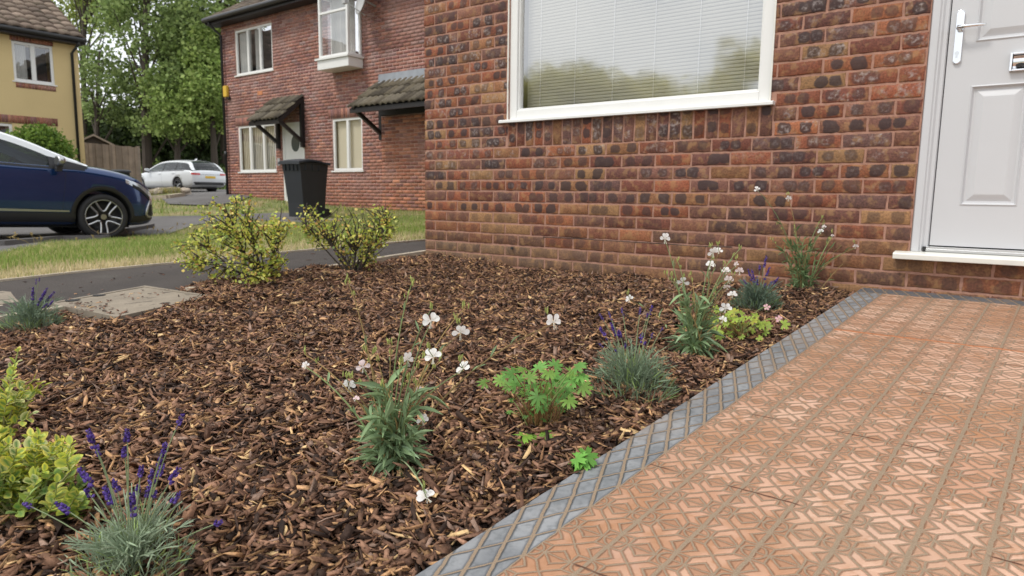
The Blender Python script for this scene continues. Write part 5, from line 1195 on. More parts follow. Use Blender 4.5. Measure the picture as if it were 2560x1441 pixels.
# --- two deciduous shrubs
def shrub(base, px_poly, nl, label, r, d_sp, leafs=.026, arms=()):
    """leaves and forked twigs filling a volume whose front outline is px_poly"""
    g = np.array(base); e = empty('deciduous_shrub', tuple(g)); lab(e, label, 'shrub', 'yellowing shrubs at the back of the bed'); d0 = float((g-CP_)@CF); P = np.array(px_poly, float); st = MB(); c = P.mean(0)
    x0, y0 = P.min(0); x1, y1 = P.max(0); tips = []
    while len(tips) < 210:
        x, y = r.uniform(x0, x1), r.uniform(y0, y1)
        if inpoly(np.array([x]), np.array([y]), P)[0]:
            kx = min(abs(x-c[0])/((x1-x0)/2), 1); tips.append(atd(x, y, d0+r.normal(0, d_sp)*(1-.5*kx))-g)
    tips = np.array(tips); tips[:,2] = np.maximum(tips[:,2], .03)
    mains = []
    for k in range(9):
        t = tips[r.integers(0, len(tips))]*np.array((.62,.62,.62)); pl = bez(r.normal(0,.02,3)*np.array((1,1,0)), t*np.array((.35,.35,.6)), t, 9); st.tube(pl.tolist(), list(np.linspace(.0095,.0035,9)), 6, (.045,.033,.03)); mains.append(pl)
    for (ax, ay) in arms: t = atd(ax, ay, d0)-g; pl = bez((0,0,0), t*np.array((.5,.5,.35)), t, 9); st.tube(pl.tolist(), list(np.linspace(.007,.0022,9)), 6, (.045,.033,.03)); mains.append(pl)
    M_ = np.concatenate([m[2:] for m in mains]); LP, LD = [], []
    for t in tips:
        dd = np.linalg.norm(M_-t*.8, axis=1); s = M_[np.argmin(dd+r.random(len(M_))*.05)]; mid = (s+t)/2+r.normal(0,.03,3); pl = bez(s, mid, t, 8); st.tube(pl.tolist(), list(np.linspace(.0042,.0015,8)), 4, np.array((.075,.045,.035))*(.7+.6*r.random()))
        k = max(3, int(nl/len(tips))); tt = r.uniform(.25, 1.05, k)
        for q in tt:
            p = pl[min(int(q*7), 7)]+r.normal(0,.016,3); LP.append(p); LD.append(r.normal(0,1,3)+np.array((0,0,.4)))
    LP, LD = np.array(LP), np.array(LD); n = len(LP)
    pal = np.array([(.42,.46,.07),(.58,.56,.11),(.28,.37,.07),(.62,.48,.14),(.17,.25,.06),(.44,.25,.08),(.60,.62,.20)]); pw = [.25,.22,.18,.12,.08,.06,.09]
    T_ = blade_tmpl(4, .1, .1, [.25,.95,1.,.35]); C = pal[r.choice(7, n, p=pw)]*(.85+.6*r.random((n,1)))
    V, F, C = put_leaves(LP, LD, leafs*(.55+.6*r.random(n)), leafs*(.5+.45*r.random(n)), T_, C, r, .8); npmesh('foliage', V, F, MT['leaf'], C, e); st.build('branch', MT['bark'], e); return e
r = np.random.default_rng(51)
shrub(G(662,722), [(415,650),(430,610),(480,575),(500,505),(560,492),(600,480),(640,478),(650,520),(690,530),(735,560),(720,600),(700,630),(725,660),(720,700),(690,722),(600,725),(520,715),(480,690),(450,672)], 3300, 'larger yellow-green leafy shrub beside the concrete inspection cover', r, .17, .021, arms=((560,510),(500,600),(705,520)))
shrub(G(885,695), [(740,560),(760,500),(790,500),(800,560),(850,515),(900,505),(960,500),(1000,545),(985,600),(960,630),(940,660),(870,660),(830,620),(770,600),(745,585)], 1700, 'smaller sparse yellowing shrub with bare dark stems in front of the grass', r, .13, .021, arms=((765,560),(975,530),(800,560)))
# ================================================================== TREES
def crown(cl, dens, size, pal, r, flat=.8):
    """cl: list of (centre xyz, radius, tone) clumps; leaf-sized faces filling each clump unevenly"""
    PP, CC = [], []
    for (c, rad, tone) in cl:
        n = int(dens*rad*rad); d = r.normal(0, 1, (n, 3)); d /= np.linalg.norm(d, axis=1, keepdims=True)
        lob = 1+.28*np.sin(d[:,0]*5+c[0])*np.sin(d[:,2]*6+c[1])+.18*np.sin(d[:,1]*9+c[2]); rr = rad*(.35+.65*r.random(n)**.5)*lob
        p = np.array(c)+d*rr[:,None]*np.array((1,1,flat)); sub = r.integers(0, 12, n); off = r.normal(0, rad*.22, (12,3)); p = p+off[sub]*.8; PP.append(p)
        k = pal[r.integers(0, len(pal), n)]*(.75+.5*r.random((n,1)))*(.85+.3*r.random(12))[sub][:,None]*tone; CC.append(k)
    P, C = np.concatenate(PP), np.concatenate(CC); n = len(P)
    tV = np.array([(-.5,-.5,0),(.5,-.35,.12),(.45,.5,0),(-.4,.4,-.12)]); Rm = euler_np(r.normal(0,.9,n), r.normal(0,.9,n), r.uniform(0, 6.3, n)); s = size*(.5+.9*r.random(n))
    V, F = scatter(tV, [np.array([(0,1,2,3)])], n, P, Rm, np.stack([s, s*1.15, s], -1)); return V, F[0], np.repeat(C, 4, 0)
def tree(base, cl, label, r, dens=420, size=.15, pal=((.10,.16,.035),(.15,.22,.05),(.07,.12,.03)), tr=.3, name='tree', group=None, nbr=None, flat=.8, trunk=True):
    b = np.array(base, float); e = empty(name, tuple(b)); tag(e, label, 'tree' if name != 'hedge_shrub' else 'shrub', group); pal = np.array(pal)
    cl = [(np.array(c)-b, rad, t) for c, rad, t in cl]; V, F, C = crown(cl, dens, size, pal, r, flat); npmesh('crown', V, F, MT['treeleaf'], C, e)
    if trunk:
        top = np.mean([c for c, _, _ in cl], axis=0); hi = max(c[2] for c, _, _ in cl); mb = MB(); axis_ = bez((0,0,-.3), (top[0]*.2, top[1]*.2, hi*.5), (top[0], top[1], hi*.97), 12); mb.tube(axis_.tolist(), list(np.linspace(tr*.75, tr*.12, 12)), 8)
        for c, rad, _ in cl[::max(1, len(cl)//(nbr or 16))]:
            k = min(11, max(2, int(c[2]/hi*9))); mb.tube(bez(axis_[k-1], (axis_[k-1]+c)/2+np.array((0,0,-.2)), c, 6).tolist(), list(np.linspace(tr*.2, tr*.05, 6)), 5)
        mb.build('trunk', MT['bark'], e)
    return e
def clumps(poly, d, n, rad, r, dsp=2.2, tone=(.75,1.2)):
    P = np.array(poly, float); x0, y0 = P.min(0); x1, y1 = P.max(0); o = []
    while len(o) < n:
        x, y = r.uniform(x0, x1), r.uniform(y0, y1)
        if inpoly(np.array([x]), np.array([y]), P)[0]: o.append((atd(x, y, d+r.normal(0, dsp)), r.uniform(*rad), r.uniform(*tone)))
    return o
def gb(px, d):
    p = atd(px, 478, d); return (p[0], p[1], float(H(p[0], p[1])))
r = np.random.default_rng(61)
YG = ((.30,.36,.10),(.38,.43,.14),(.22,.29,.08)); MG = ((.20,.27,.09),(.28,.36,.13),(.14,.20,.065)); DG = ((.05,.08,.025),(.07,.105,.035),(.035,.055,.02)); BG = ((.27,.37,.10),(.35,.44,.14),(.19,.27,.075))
tree(gb(215, 44), clumps([(60,-260),(330,-260),(330,60),(300,110),(215,90),(200,60),(150,10)], 44, 26, (.9,1.7), r), 'pale yellow-green airy tree rising behind the yellow house', r, 190, .15, YG)
tree(gb(245, 40), clumps([(190,120),(290,130),(330,200),(320,300),(215,310)], 40, 14, (.7,1.2), r), 'loose mid-green tree with sky gaps just right of the yellow house', r, 200, .14, MG)
tree(gb(370, 38), clumps([(290,-250),(470,-250),(480,-20),(500,100),(480,200),(470,330),(400,345),(330,300),(290,160),(280,0)], 38, 52, (.7,1.3), r, 1.6), 'tall broad poplar in the gap between the two houses', r, 360, .13, MG, tr=.4)
tree(gb(445, 37), clumps([(400,210),(500,200),(520,260),(500,335),(430,350),(390,300)], 36, 16, (.7,1.2), r, 1.), 'light green drooping tree in front of the dark trees, above the white car', r, 430, .12, BG)
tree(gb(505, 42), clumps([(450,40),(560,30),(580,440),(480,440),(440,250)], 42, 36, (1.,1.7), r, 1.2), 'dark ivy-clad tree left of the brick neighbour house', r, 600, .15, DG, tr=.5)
tree(gb(540, 37), clumps([(490,60),(560,90),(570,300),(520,290),(490,170)], 37, 18, (.6,1.1), r, .8), 'bright leaning tree whose leaves touch the corner of the brick neighbour house', r, 420, .14, BG)
tree(gb(560, 41), clumps([(480,-250),(700,-250),(700,10),(560,60),(490,30)], 41, 26, (.9,1.6), r), 'green tree top seen above the gutter of the brick neighbour house', r, 260, .15, MG)
for i, (px, d, pts, lb_) in enumerate(((250,47,[(190,280),(340,290),(350,440),(190,440)],'dark undergrowth bush behind the garden shed roof'),(400,46,[(330,290),(460,300),(470,445),(330,445)],'dark undergrowth bush behind the white car bonnet'),(510,46,[(450,300),(600,300),(600,450),(450,450)],'dark undergrowth bush behind the white car boot'))):
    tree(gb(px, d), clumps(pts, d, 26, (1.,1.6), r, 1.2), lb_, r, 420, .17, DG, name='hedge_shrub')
# low green bank behind the white car
tree(gb(345, 40), clumps([(335,432),(400,428),(400,468),(335,470)], 40, 8, (.5,.8), r, .8), 'low light green bush left of the white car', r, 500, .12, BG, name='hedge_shrub', trunk=False)
tree(gb(565, 38), clumps([(540,425),(575,425),(575,465),(540,468)], 38, 6, (.4,.7), r, .8), 'low green bush right of the white car', r, 500, .12, MG, name='hedge_shrub', trunk=False)
# clipped shrub before the yellow house
c0 = atd(98, 380, 17.2); gz = float(H(c0[0], c0[1])); rr = np.random.default_rng(62); cl = []
for k in range(34):
    d_ = rr.normal(0, 1, 3); d_ /= np.linalg.norm(d_); cl.append((np.array((c0[0], c0[1], gz+1.10))+d_*np.array((.52,.62,.66)), .34, rr.uniform(.85,1.15)))
cl += [(np.array((c0[0], c0[1], gz+.7)), .8, .9)]
tree((c0[0], c0[1], gz), cl, 'rounded green clipped shrub in front of the yellow house', rr, 5200, .05, ((.16,.26,.045),(.22,.32,.06),(.11,.19,.035)), name='round_shrub', tr=.08, nbr=6)
for o in S.objects:
    if o.name.startswith('round_shrub'): o['category'] = 'shrub'
# trees across the street, seen only as reflections in the picture window
def refl(px, py, Y):
    p = onY(px, py, .05); m = CP_*np.array((1,-1,1)); m[1] += .1; d = p-m; t = (Y-m[1])/d[1]; return m+d*t
rr = np.random.default_rng(63)
def rclumps(pts, Y, n, rad):
    P = np.array(pts, float); x0, y0 = P.min(0); x1, y1 = P.max(0); o = []
    while len(o) < n:
        x, y = rr.uniform(x0, x1), rr.uniform(y0, y1)
        if inpoly(np.array([x]), np.array([y]), P)[0]: o.append((refl(x, y, Y+rr.normal(0, 1.)), rr.uniform(*rad), rr.uniform(.8, 1.2)))
    return o
RP = ((.50,.46,.16),(.42,.42,.14),(.58,.52,.2))
for pts, lb_ in (([(1270,215),(1370,190),(1400,215),(1400,330),(1270,330)],'olive tree across the street'),([(1385,205),(1440,180),(1520,200),(1530,330),(1385,330)],'broad olive tree across the street'),([(1510,210),(1600,195),(1670,235),(1680,330),(1510,330)],'spreading olive tree across the street')):
    c = refl(np.mean([p[0] for p in pts]), 300, -27); tree((c[0], c[1], float(H(c[0], c[1]))), rclumps(pts, -27, 20, (.6,1.1)), lb_+', behind the photographer', rr, 300, .2, RP)
c = refl(1850, 280, -24); tree((c[0], c[1], float(H(c[0], c[1]))), rclumps([(1700,250),(1760,215),(1800,170),(1850,120),(1870,90),(1930,120),(1960,330),(1700,330)], -24, 34, (.45,.85)), 'tall loose tree across the street, behind the photographer', rr, 200, .17, RP)
# ================================================================== FENCE, SHED
r = np.random.default_rng(71)
fa, fb = atd(210, 357, 22.3), atd(347, 369, 24.0); fe = empty('wooden_fence', (fa[0], fa[1], 0)); tag(fe, 'weathered grey-brown close-board fence beside the yellow house', 'fence')
u = (fb-fa); u[2] = 0; Lf = np.linalg.norm(u); u /= Lf; nrm = np.array((u[1], -u[0], 0)); mb = MB(); n = int(Lf/.115); ztop = (fa[2]+fb[2])/2
for i in range(n):
    a = u*(i*.115+.004)+nrm*.012*(i%2); b = u*(i*.115+.118)+nrm*.012*(i%2); z0 = -.1; z1 = fa[2]+(fb[2]-fa[2])*i/n+r.normal(0,.008); cc = np.array((.27,.215,.165))*(.75+.5*r.random()); t = nrm*.02
    V = [a,b,b+t,a+t]; V = [tuple(p+np.array((0,0,z0))) for p in V]+[tuple(p+np.array((0,0,z1))) for p in V]; mb.add(V, [(0,1,5,4),(1,2,6,5),(2,3,7,6),(3,0,4,7),(4,5,6,7)], cc)
mb.build('boards', MT['fence'], fe)
mb = MB()
for s_ in (0., Lf*.5, Lf): p = u*s_-nrm*.06; mb.box((p[0]-.05,p[1]-.05,-.1),(p[0]+.05,p[1]+.05,ztop+.03), (.3,.25,.2))
mb.build('posts', MT['fence'], fe)
sc = atd(234, 345, 27.5); sh_ = empty('garden_shed', (sc[0], sc[1], float(H(sc[0], sc[1])))); tag(sh_, 'dark wooden garden shed with pale edged gable roof behind the fence', 'shed'); gz = sh_.location[2]; az = math.atan2(-(sc[1]-CP_[1]), -(sc[0]-CP_[0])); sh_.rotation_euler = (0,0,az+math.pi/2)
hp_, he = atd(234,336,27.5)[2]-gz, atd(283,363,27.5)[2]-gz; hw = .80
mb = MB(); mb.prism([(-hw+.06,0),(hw-.06,0),(hw-.06,he),(0,hp_-.05),(-hw+.06,he)], 1, .0, 2.2, (.05,.04,.035)); mb.build('wall', MT['fence'], sh_, fix=True)
mb = MB()
for s_ in (1,-1): mb.prism([(0,hp_),(s_*(hw+.06),he-.04),(s_*(hw+.06),he-.11),(0,hp_-.075)], 1, -.12, -.08, (.33,.27,.22)); mb.prism([(0,hp_+.01),(s_*(hw+.08),he-.04),(s_*(hw+.08),he-.07),(0,hp_-.03)], 1, -.08, 2.3, (.08,.07,.065))
mb.build('roof', MT['fence'], sh_, fix=True)
# ================================================================== WHEELIE BINS
def wheelie_bin(loc, rz, label, s=1.):
    e = empty('wheelie_bin', loc, rz); e.scale = (s,s,s); tag(e, label, 'bin', 'black wheelie bins')
    # local: front faces -Y, hinge/handle at +Y
    mb = MB(); 
    def ring4(w, y0, y1, z): return [(-w,y0,z),(w,y0,z),(w,y1,z),(-w,y1,z)]
    R = [ring4(.205,-.235,.24,.05), ring4(.21,-.245,.25,.3), ring4(.238,-.305,.29,.86), ring4(.243,-.31,.295,.865), ring4(.25,-.325,.30,.985), ring4(.268,-.345,.315,.99), ring4(.268,-.345,.315,1.01)]
    V = [p for q in R for p in q]; F = [(0,3,2,1)]
    for i in range(len(R)-1):
        for k in range(4): F.append((4*i+k, 4*i+(k+1)%4, 4*i+4+(k+1)%4, 4*i+4+k))
    F.append(tuple(4*(len(R)-1)+k for k in range(4))); mb.add(V, F)
    for x in (-.16,-.055,.055,.16): mb.box((x-.012,-.338,.87),(x+.012,-.30,.985))
    for y in (-.2,-.05,.1): 
        for sx in (-1,1): mb.box((sx*.235-.012,y-.012,.87),(sx*.257+.004,y+.012,.985))
    mb.build('body', MT['binpl'], e, bevel=.012)
    mb = MB(); n = 9; V = []; F = []
    for j in range(n):
        t = j/(n-1); y = -.375+.70*t; z = 1.02+.045*math.sin(math.pi*min(1, t*1.15+.02)); 
        for x, dz in ((-.292,-.035),(-.285,-.002),(-.22,.008),(0,.014),(.22,.008),(.285,-.002),(.292,-.035)): V.append((x, y, z+dz))
    for j in range(n-1):
        for k in range(6): F.append((7*j+k, 7*j+k+1, 7*j+k+8, 7*j+k+7))
    V += [(-.292,-.38,.975),(-.2,-.382,.975),(0,-.382,.975),(.2,-.382,.975),(.292,-.38,.975)]; b = 63
    F += [(0,b,b+1,2),(0,2,1),(2,b+1,b+2,3),(3,b+2,b+3,4),(4,b+3,b+4,6),(4,6,5)]
    mb.add(V, F); o = mb.build('lid', MT['binpl'], e, smooth=False, bevel=.006); o.modifiers.new('s','SOLIDIFY').thickness = .01
    mb = MB(); mb.tube([(-.22,.355,1.0),(.22,.355,1.0)], .016, 8); mb.box((-.235,.30,.975),(-.215,.37,1.02)); mb.box((.215,.30,.975),(.235,.37,1.02)); mb.box((-.03,.3,.98),(.03,.36,1.02)); mb.build('handle', MT['binpl'], e)
    for sx in (-1,1):
        mb = MB(); mb.tube([(sx*.185,.27,.1),(sx*.235,.27,.1)], .1, 20); o = mb.build('wheel', MT['rubber'], e, smooth=False, bevel=.012); mb = MB(); mb.tube([(sx*.236,.27,.1),(sx*.242,.27,.1)], .06, 14); mb.build('hub', MT['blackpl'], o)
    mb = MB(); mb.tube([(-.185,.27,.1),(.185,.27,.1)], .012, 6); mb.build('axle', MT['rubber'], e)
    return e
g = G(768, 549); dB = float((g-CP_)@CF); h0 = (float((g-CP_)@CF)*(549-402)/FPX)/1.07
wheelie_bin((g[0], g[1], float(H(g[0], g[1]))), R_(3), 'black wheelie bin standing on the grass in front of the brick neighbour house', h0)
b2 = atd(300, 428, 19.); z2 = float(H(b2[0], b2[1])); wheelie_bin((b2[0], b2[1], z2), R_(75), 'black wheelie bin mostly hidden behind the blue car bonnet', (b2[2]-z2)/1.03)
# paving stone pad beneath and behind bin
mb = MB(); p = G(800, 552); mb.box((-.45,-.3,-.03),(.5,.3,.035), (.3,.25,.19)); o = mb.build('paving_slab', MT['concrete']); o.location = (p[0]+.1,p[1]+.15,float(H(p[0],p[1]))); tag(o, 'pale paving slab under the black wheelie bin', 'slab')
# ================================================================== ROCKERY BED (kerbed island on the left)
r = np.random.default_rng(81)
ic = P2((372,500),(420,498),(462,491),(470,487)); pc = atd(405, 484, 19.5)
ISL = P2((372,501),(420,499),(455,494),(474,487)); far = [tuple(atd(x, 478, 24.)[:2]) for x in (470, 330)]; ISL = ISL+far
def ihz(x, y): return float(H(x, y))
isl = empty('rockery_bed', (ISL[1][0], ISL[1][1], ihz(*ISL[1]))); tag(isl, 'low kerbed rockery bed with stones and dry weeds in front of the white car', 'flower bed'); b0 = np.array(isl.location)
mb = MB(); cxy = np.mean(ISL, axis=0); V = [(x-b0[0], y-b0[1], ihz(x, y)+.12-b0[2]) for x, y in ISL]+[(cxy[0]-b0[0], cxy[1]-b0[1], ihz(*cxy)+.3-b0[2])]; k = len(ISL)
mb.add(V, [(i, (i+1)%k, k) for i in range(k)]); mb.build('soil', MT['lawn'], isl, fix=True)
mb = MB()
for i in range(3):
    (x0,y0),(x1,y1) = ISL[i], ISL[i+1]; mb.bar((x0-b0[0],y0-b0[1],ihz(x0,y0)+.04-b0[2]),(x1-b0[0],y1-b0[1],ihz(x1,y1)+.04-b0[2]), .14, .16)
mb.build('kerb', MT['kerb'], isl)
for i in range(16):
    t = r.random(); x, y = np.array(ISL[0])*(1-t)+np.array(ISL[2])*t; x += (cxy[0]-x)*(.08+.35*r.random()); y += (cxy[1]-y)*(.08+.35*r.random()); s_ = .08+.12*r.random()
    bm = bmesh.new(); bmesh.ops.create_icosphere(bm, subdivisions=2, radius=s_)
    for v in bm.verts: v.co *= 1+.25*math.sin(v.co.x*30+i)*math.cos(v.co.y*27+i); v.co.z *= .65
    me = bpy.data.meshes.new('stone'); bm.to_mesh(me); ca = me.color_attributes.new('Col','FLOAT_COLOR','POINT'); cc = np.tile(np.r_[np.array((.36,.31,.25))*(.6+.7*r.random()), 1], (len(bm.verts),1)); ca.data.foreach_set('color', cc.ravel()); bm.free(); me.materials.append(MT['stone'])
    o = link(bpy.data.objects.new('stone', me), isl); o.location = (x-b0[0], y-b0[1], ihz(x, y)+.17-b0[2])
pw_ = []
for i in range(5000):
    t = r.random(); x, y = np.array(ISL[0])*(1-t)+np.array(ISL[2])*t; q = .05+.6*r.random(); x += (cxy[0]-x)*q; y += (cxy[1]-y)*q; pw_.append((x, y, ihz(x, y)+.12))
pw_ = np.array(pw_); c = np.array([(.38,.33,.2),(.45,.4,.26),(.3,.32,.12),(.5,.42,.12)])[r.integers(0, 4, len(pw_))]*(.7+.6*r.random((len(pw_),1)))
o = blades('weeds', pw_-b0, .13, .02, c, r, 'dry straw weeds', .5); o.parent = isl; del o['category']; del o['label']; o['kind'] = 'stuff'
# ================================================================== CARS
def interp(x, tab, k): 
    a = np.array(tab); o = np.argsort(a[:,0]); return float(np.interp(x, a[o,0], a[o,k]))
def fill_smooth(tab, n):
    """Catmull-Rom style resampling of station rows"""
    a = np.array(tab, float); t = np.arange(len(a)); q = np.linspace(0, len(a)-1, n); out = []
    for u_ in q:
        i = int(min(u_, len(a)-2)); f = u_-i; p0, p1, p2, p3 = a[max(i-1,0)], a[i], a[i+1], a[min(i+2, len(a)-1)]
        v = .5*((2*p1)+(-p0+p2)*f+(2*p0-5*p1+4*p2-p3)*f*f+(-p0+3*p1-3*p2+p3)*f**3); v[0] = p1[0]+(p2[0]-p1[0])*f; out.append(v)
    return np.array(out)
def car(kind, loc, fwd, label, P, pitch=0.):
    """local axes: x forward, y left, z up, origin on the ground below the rear bumper centre"""
    e = empty(kind, loc); tag(e, label, 'car'); e.rotation_euler = (0, pitch, math.atan2(fwd[1], fwd[0])); Lc = P['L']; paint = MT[P['paint']]
    st = fill_smooth(P['body'], 56); prof = lambda w, zb, zs, zt: [(0,zb),(w*.80,zb),(w*.93,zb+.035),(w*.985,zb+.13),(w*1.0,zb+(zs-zb)*.42),(w*.990,zb+(zs-zb)*.62),(w*.985,zb+(zs-zb)*.78),(w*.955,zb+(zs-zb)*.93),(w*.93,zs+.002),(w*.80,zs+(zt-zs)*.52),(w*.45,zs+(zt-zs)*.92),(0,zt)]
    V = []; m = None
    for x, w_, zb, zs, zt in st:
        h = prof(w_, zb, zs, zt); row = [(x, y, z) for y, z in h]+[(x, -y, z) for y, z in h[-2:0:-1]]; m = len(row); V += row
    F = [(i*m+k, i*m+(k+1)%m, (i+1)*m+(k+1)%m, (i+1)*m+k) for i in range(len(st)-1) for k in range(m)]; F += [tuple(range(m)), tuple((len(st)-1)*m+k for k in range(m))[::-1]]
    mb = MB(); mb.add(V, F); body = mb.build('body', paint, e, smooth=True, fix=True)
    cut = MB()
    for wx in P['wheels']:
        for sy in (-1,1): cut.tube([(wx, sy*(P['w']-.30), P['r']+.015), (wx, sy*(P['w']+.2), P['r']+.015)], P['r']+.05, 40)
    co = cut.build('cutter', MT['rubber'], e, fix=True); bo = body.modifiers.new('b','BOOLEAN'); bo.object = co; bo.operation = 'DIFFERENCE'; bo.solver = 'EXACT'
    dg = bpy.context.evaluated_depsgraph_get(); me2 = bpy.data.meshes.new_from_object(body.evaluated_get(dg)); body.modifiers.clear(); body.data = me2; me2.materials.clear(); me2.materials.append(paint)
    for f in me2.polygons: f.material_index = 0
    bpy.data.objects.remove(co)
    def wz_(x, z):   # body half-width at x,z
        w_, zb, zs, zt = [interp(x, st, k) for k in (1,2,3,4)]; h = prof(w_, zb, zs, zt)[1:9]; return float(np.interp(z, [q[1] for q in h], [q[0] for q in h]))
    def patch(name, quad_fn, nu, nv, m_, side=-1, off=.004, par=body, thick=0):
        V = []
        for i in range(nu+1):
            for j in range(nv+1):
                x, z = quad_fn(i/nu, j/nv); V.append((x, side*(wz_(x, z)+off), z))
        mbp = MB(); mbp.add(V, [(i*(nv+1)+j, i*(nv+1)+j+1, (i+1)*(nv+1)+j+1, (i+1)*(nv+1)+j) for i in range(nu) for j in range(nv)]); o = mbp.build(name, m_, par, smooth=True)
        return o
    # greenhouse
    rf = fill_smooth(P['roof'], 40); gA, gG, gW = MB(), MB(), MB(); rows = []
    for x, z, band in rf:
        wb = interp(x, st, 1)*.93; zs = interp(x, st, 3); tw = lambda zz: max(.3, wb-(zz-zs)*P['tumble'])
        z = max(z, zs+.02); zA = max(zs-.0, z-band); yB = tw(z)-.05; rows.append([(x, tw(zs)-.01, zs-.01), (x, tw(zA), zA), (x, tw(z-.03), max(zA, z-.03)), (x, yB, z), (x, yB-.07, z+.012), (x, yB*.5, z+P['crown']*.8), (x, 0, z+P['crown'])])
    for s_ in (1,-1):
        for i in range(len(rows)-1):
            a = [(p[0], s_*p[1], p[2]) for p in rows[i]]; b = [(p[0], s_*p[1], p[2]) for p in rows[i+1]]; xm = (a[0][0]+b[0][0])/2
            gG.add([a[0],a[1],b[1],b[0]], [(0,1,2,3)])
            for k in (1,2,3): gA.add([a[k],a[k+1],b[k+1],b[k]], [(0,1,2,3)])
            tgt = gA if P['rs'] < xm < P['ws'] else gG
            for k in (4,5): tgt.add([a[k],a[k+1],b[k+1],b[k]], [(0,1,2,3)])
    gA.build('roof', MT['whitepaint'], e, smooth=True, fix=True); gl_ = gG.build('glass', MT['carglass'], e, smooth=True)
    # pillars between the side windows
    for (xa, xb) in P['pillars']:
        for s_ in (-1,1):
            mb = MB(); V = []
            for x in (xa, xb):
                zr_ = interp(x, rf, 1)-interp(x, rf, 2); zs = interp(x, st, 3); wb = interp(x, st, 1)*.93; V += [(x, s_*(wb+.004), zs), (x, s_*(wb-(zr_-zs)*P['tumble']+.004), zr_)]
            mb.add(V, [(0,1,3,2)]); mb.build('pillar', MT['blackpl'], e)
    # belt trim
    for s_ in (-1,1):
        o = patch('belt_trim', lambda a, b: (P['bx'][0]+(P['bx'][1]-P['bx'][0])*a, interp(P['bx'][0]+(P['bx'][1]-P['bx'][0])*a, st, 3)-.035+.03*b), 24, 1, MT['blackpl'], s_, .004)
    # cladding: sill + arch rings
    for s_ in (-1,1):
        zlo = lambda x: interp(x, st, 2)
        if P['clad']:
            patch('sill_cladding', lambda a, b: (P['wheels'][1]+P['r']+.04+(P['wheels'][0]-P['wheels'][1]-2*P['r']-.08)*a, zlo(2)+.02+P['clad']*b), 20, 4, MT['blackpl'], s_, .008)
            patch('silver_strip', lambda a, b: (P['wheels'][1]+P['r']+.1+(P['wheels'][0]-P['wheels'][1]-2*P['r']-.22)*a, zlo(2)+.035+P['clad']+(.022+.03*(1-a))*b-.0), 20, 1, MT['silver'], s_, .012)
            patch('front_skirt', lambda a, b: (P['wheels'][0]+P['r']+.06+(Lc-.05-P['wheels'][0]-P['r']-.06)*a, interp(P['wheels'][0]+P['r']+.06+(Lc-.05-P['wheels'][0]-P['r']-.06)*a, st, 2)+.012+.14*b), 12, 3, MT['blackpl'], s_, .008)
        for wx in P['wheels']:
            mb = MB(); n = 26; ra, rb = P['r']+.048, P['r']+.048+P['arch']; V = []
            for k in range(n+1):
                a = R_(-22+224*k/n)
                for rr_, off in ((ra-.004, -.03),(ra, .012),(rb, .006)):
                    x, z = wx+rr_*math.cos(a), P['r']+.015+rr_*math.sin(a); z = max(z, interp(x, st, 2)+.01); V.append((x, s_*(wz_(x, z)+off), z))
            mb.add(V, [(3*k+j, 3*k+j+1, 3*k+j+4, 3*k+j+3) for k in range(n) for j in (0,1)]); mb.build('wheel_arch', MT['blackpl'] if P['clad'] else paint, e, smooth=True)
        # dark liner
    mb = MB()
    for wx in P['wheels']:
        for s_ in (-1,1):
            n = 16; V = []
            for k in range(n+1):
                a = R_(-10+200*k/n); V += [(wx+(P['r']+.046)*math.cos(a), s_*(P['w']-.03), P['r']+.015+(P['r']+.046)*math.sin(a)), (wx+(P['r']+.046)*math.cos(a), s_*(P['w']-.32), P['r']+.015+(P['r']+.046)*math.sin(a))]
            mb.add(V, [(2*k,2*k+1,2*k+3,2*k+2) for k in range(n)])
    mb.box((.4,-P['w']+.3,.17),(Lc-.4,P['w']-.3,.24)); mb.build('underbody', MT['rubber'], e)
    # doors
    for s_ in (-1,1):
        for xs_ in P['doors']:
            patch('door_gap', lambda a, b: (xs_[0]+(xs_[1]-xs_[0])*b+.004*a, zlo(2)+P['clad']+.03+(interp(xs_[1], st, 3)-.05-(zlo(2)+P['clad']+.03))*b), 1, 14, MT['rubber'], s_, .002)
        for hx in P['handles']:
            mb = MB(); z = interp(hx, st, 3)-.13; y = s_*(wz_(hx, z)); mb.tube([(hx-.09, y, z), (hx-.08, y+s_*.03, z+.004), (hx+.06, y+s_*.03, z+.002), (hx+.08, y, z-.002)], .012, 6); mb.build('door_handle', MT[P.get('hm', P['paint'])], e, smooth=True)
    # wheels
    for wx in P['wheels']:
        for s_ in (-1,1):
            w_ = empty('wheel', (wx, s_*(P['w']-.115), P['r']), parent=e); mb = MB(); prof_ = [(P['rim']-.012,-.085),(P['rim']+.004,-.1),(P['r']*.82+.02,-.108),(P['r']-.02,-.10),(P['r'],-.08),(P['r']+.001,0),(P['r'],.08),(P['r']-.02,.10),(P['r']*.82+.02,.108),(P['rim']+.004,.1),(P['rim']-.012,.085)]; n = 48; V = []
            for k in range(n):
                a = 2*math.pi*k/n
                for q, y in prof_: V.append((q*math.cos(a), y, q*math.sin(a)))
            m2 = len(prof_); mb.add(V, [(k*m2+j, k*m2+j+1, ((k+1)%n)*m2+j+1, ((k+1)%n)*m2+j) for k in range(n) for j in range(m2-1)]); mb.build('tyre', MT['rubber'], w_, smooth=True, fix=True)
            mb = MB(); V = []; pr = [(P['rim'],s_*.1),(P['rim']-.016,s_*.098),(P['rim']-.028,s_*.075),(P['rim']-.035,s_*.0),(.10,s_*-.02),(.0,s_*-.02)]
            for k in range(n):
                a = 2*math.pi*k/n
                for q, y in pr: V.append((q*math.cos(a), y, q*math.sin(a)))
            F = [(k*6+j, k*6+j+1, ((k+1)%n)*6+j+1, ((k+1)%n)*6+j) for k in range(n) for j in range(5)]; mb.add(V, F, (1,1,1)); mb.build('rim_barrel', MT['blackpl'], w_, smooth=True, fix=True)
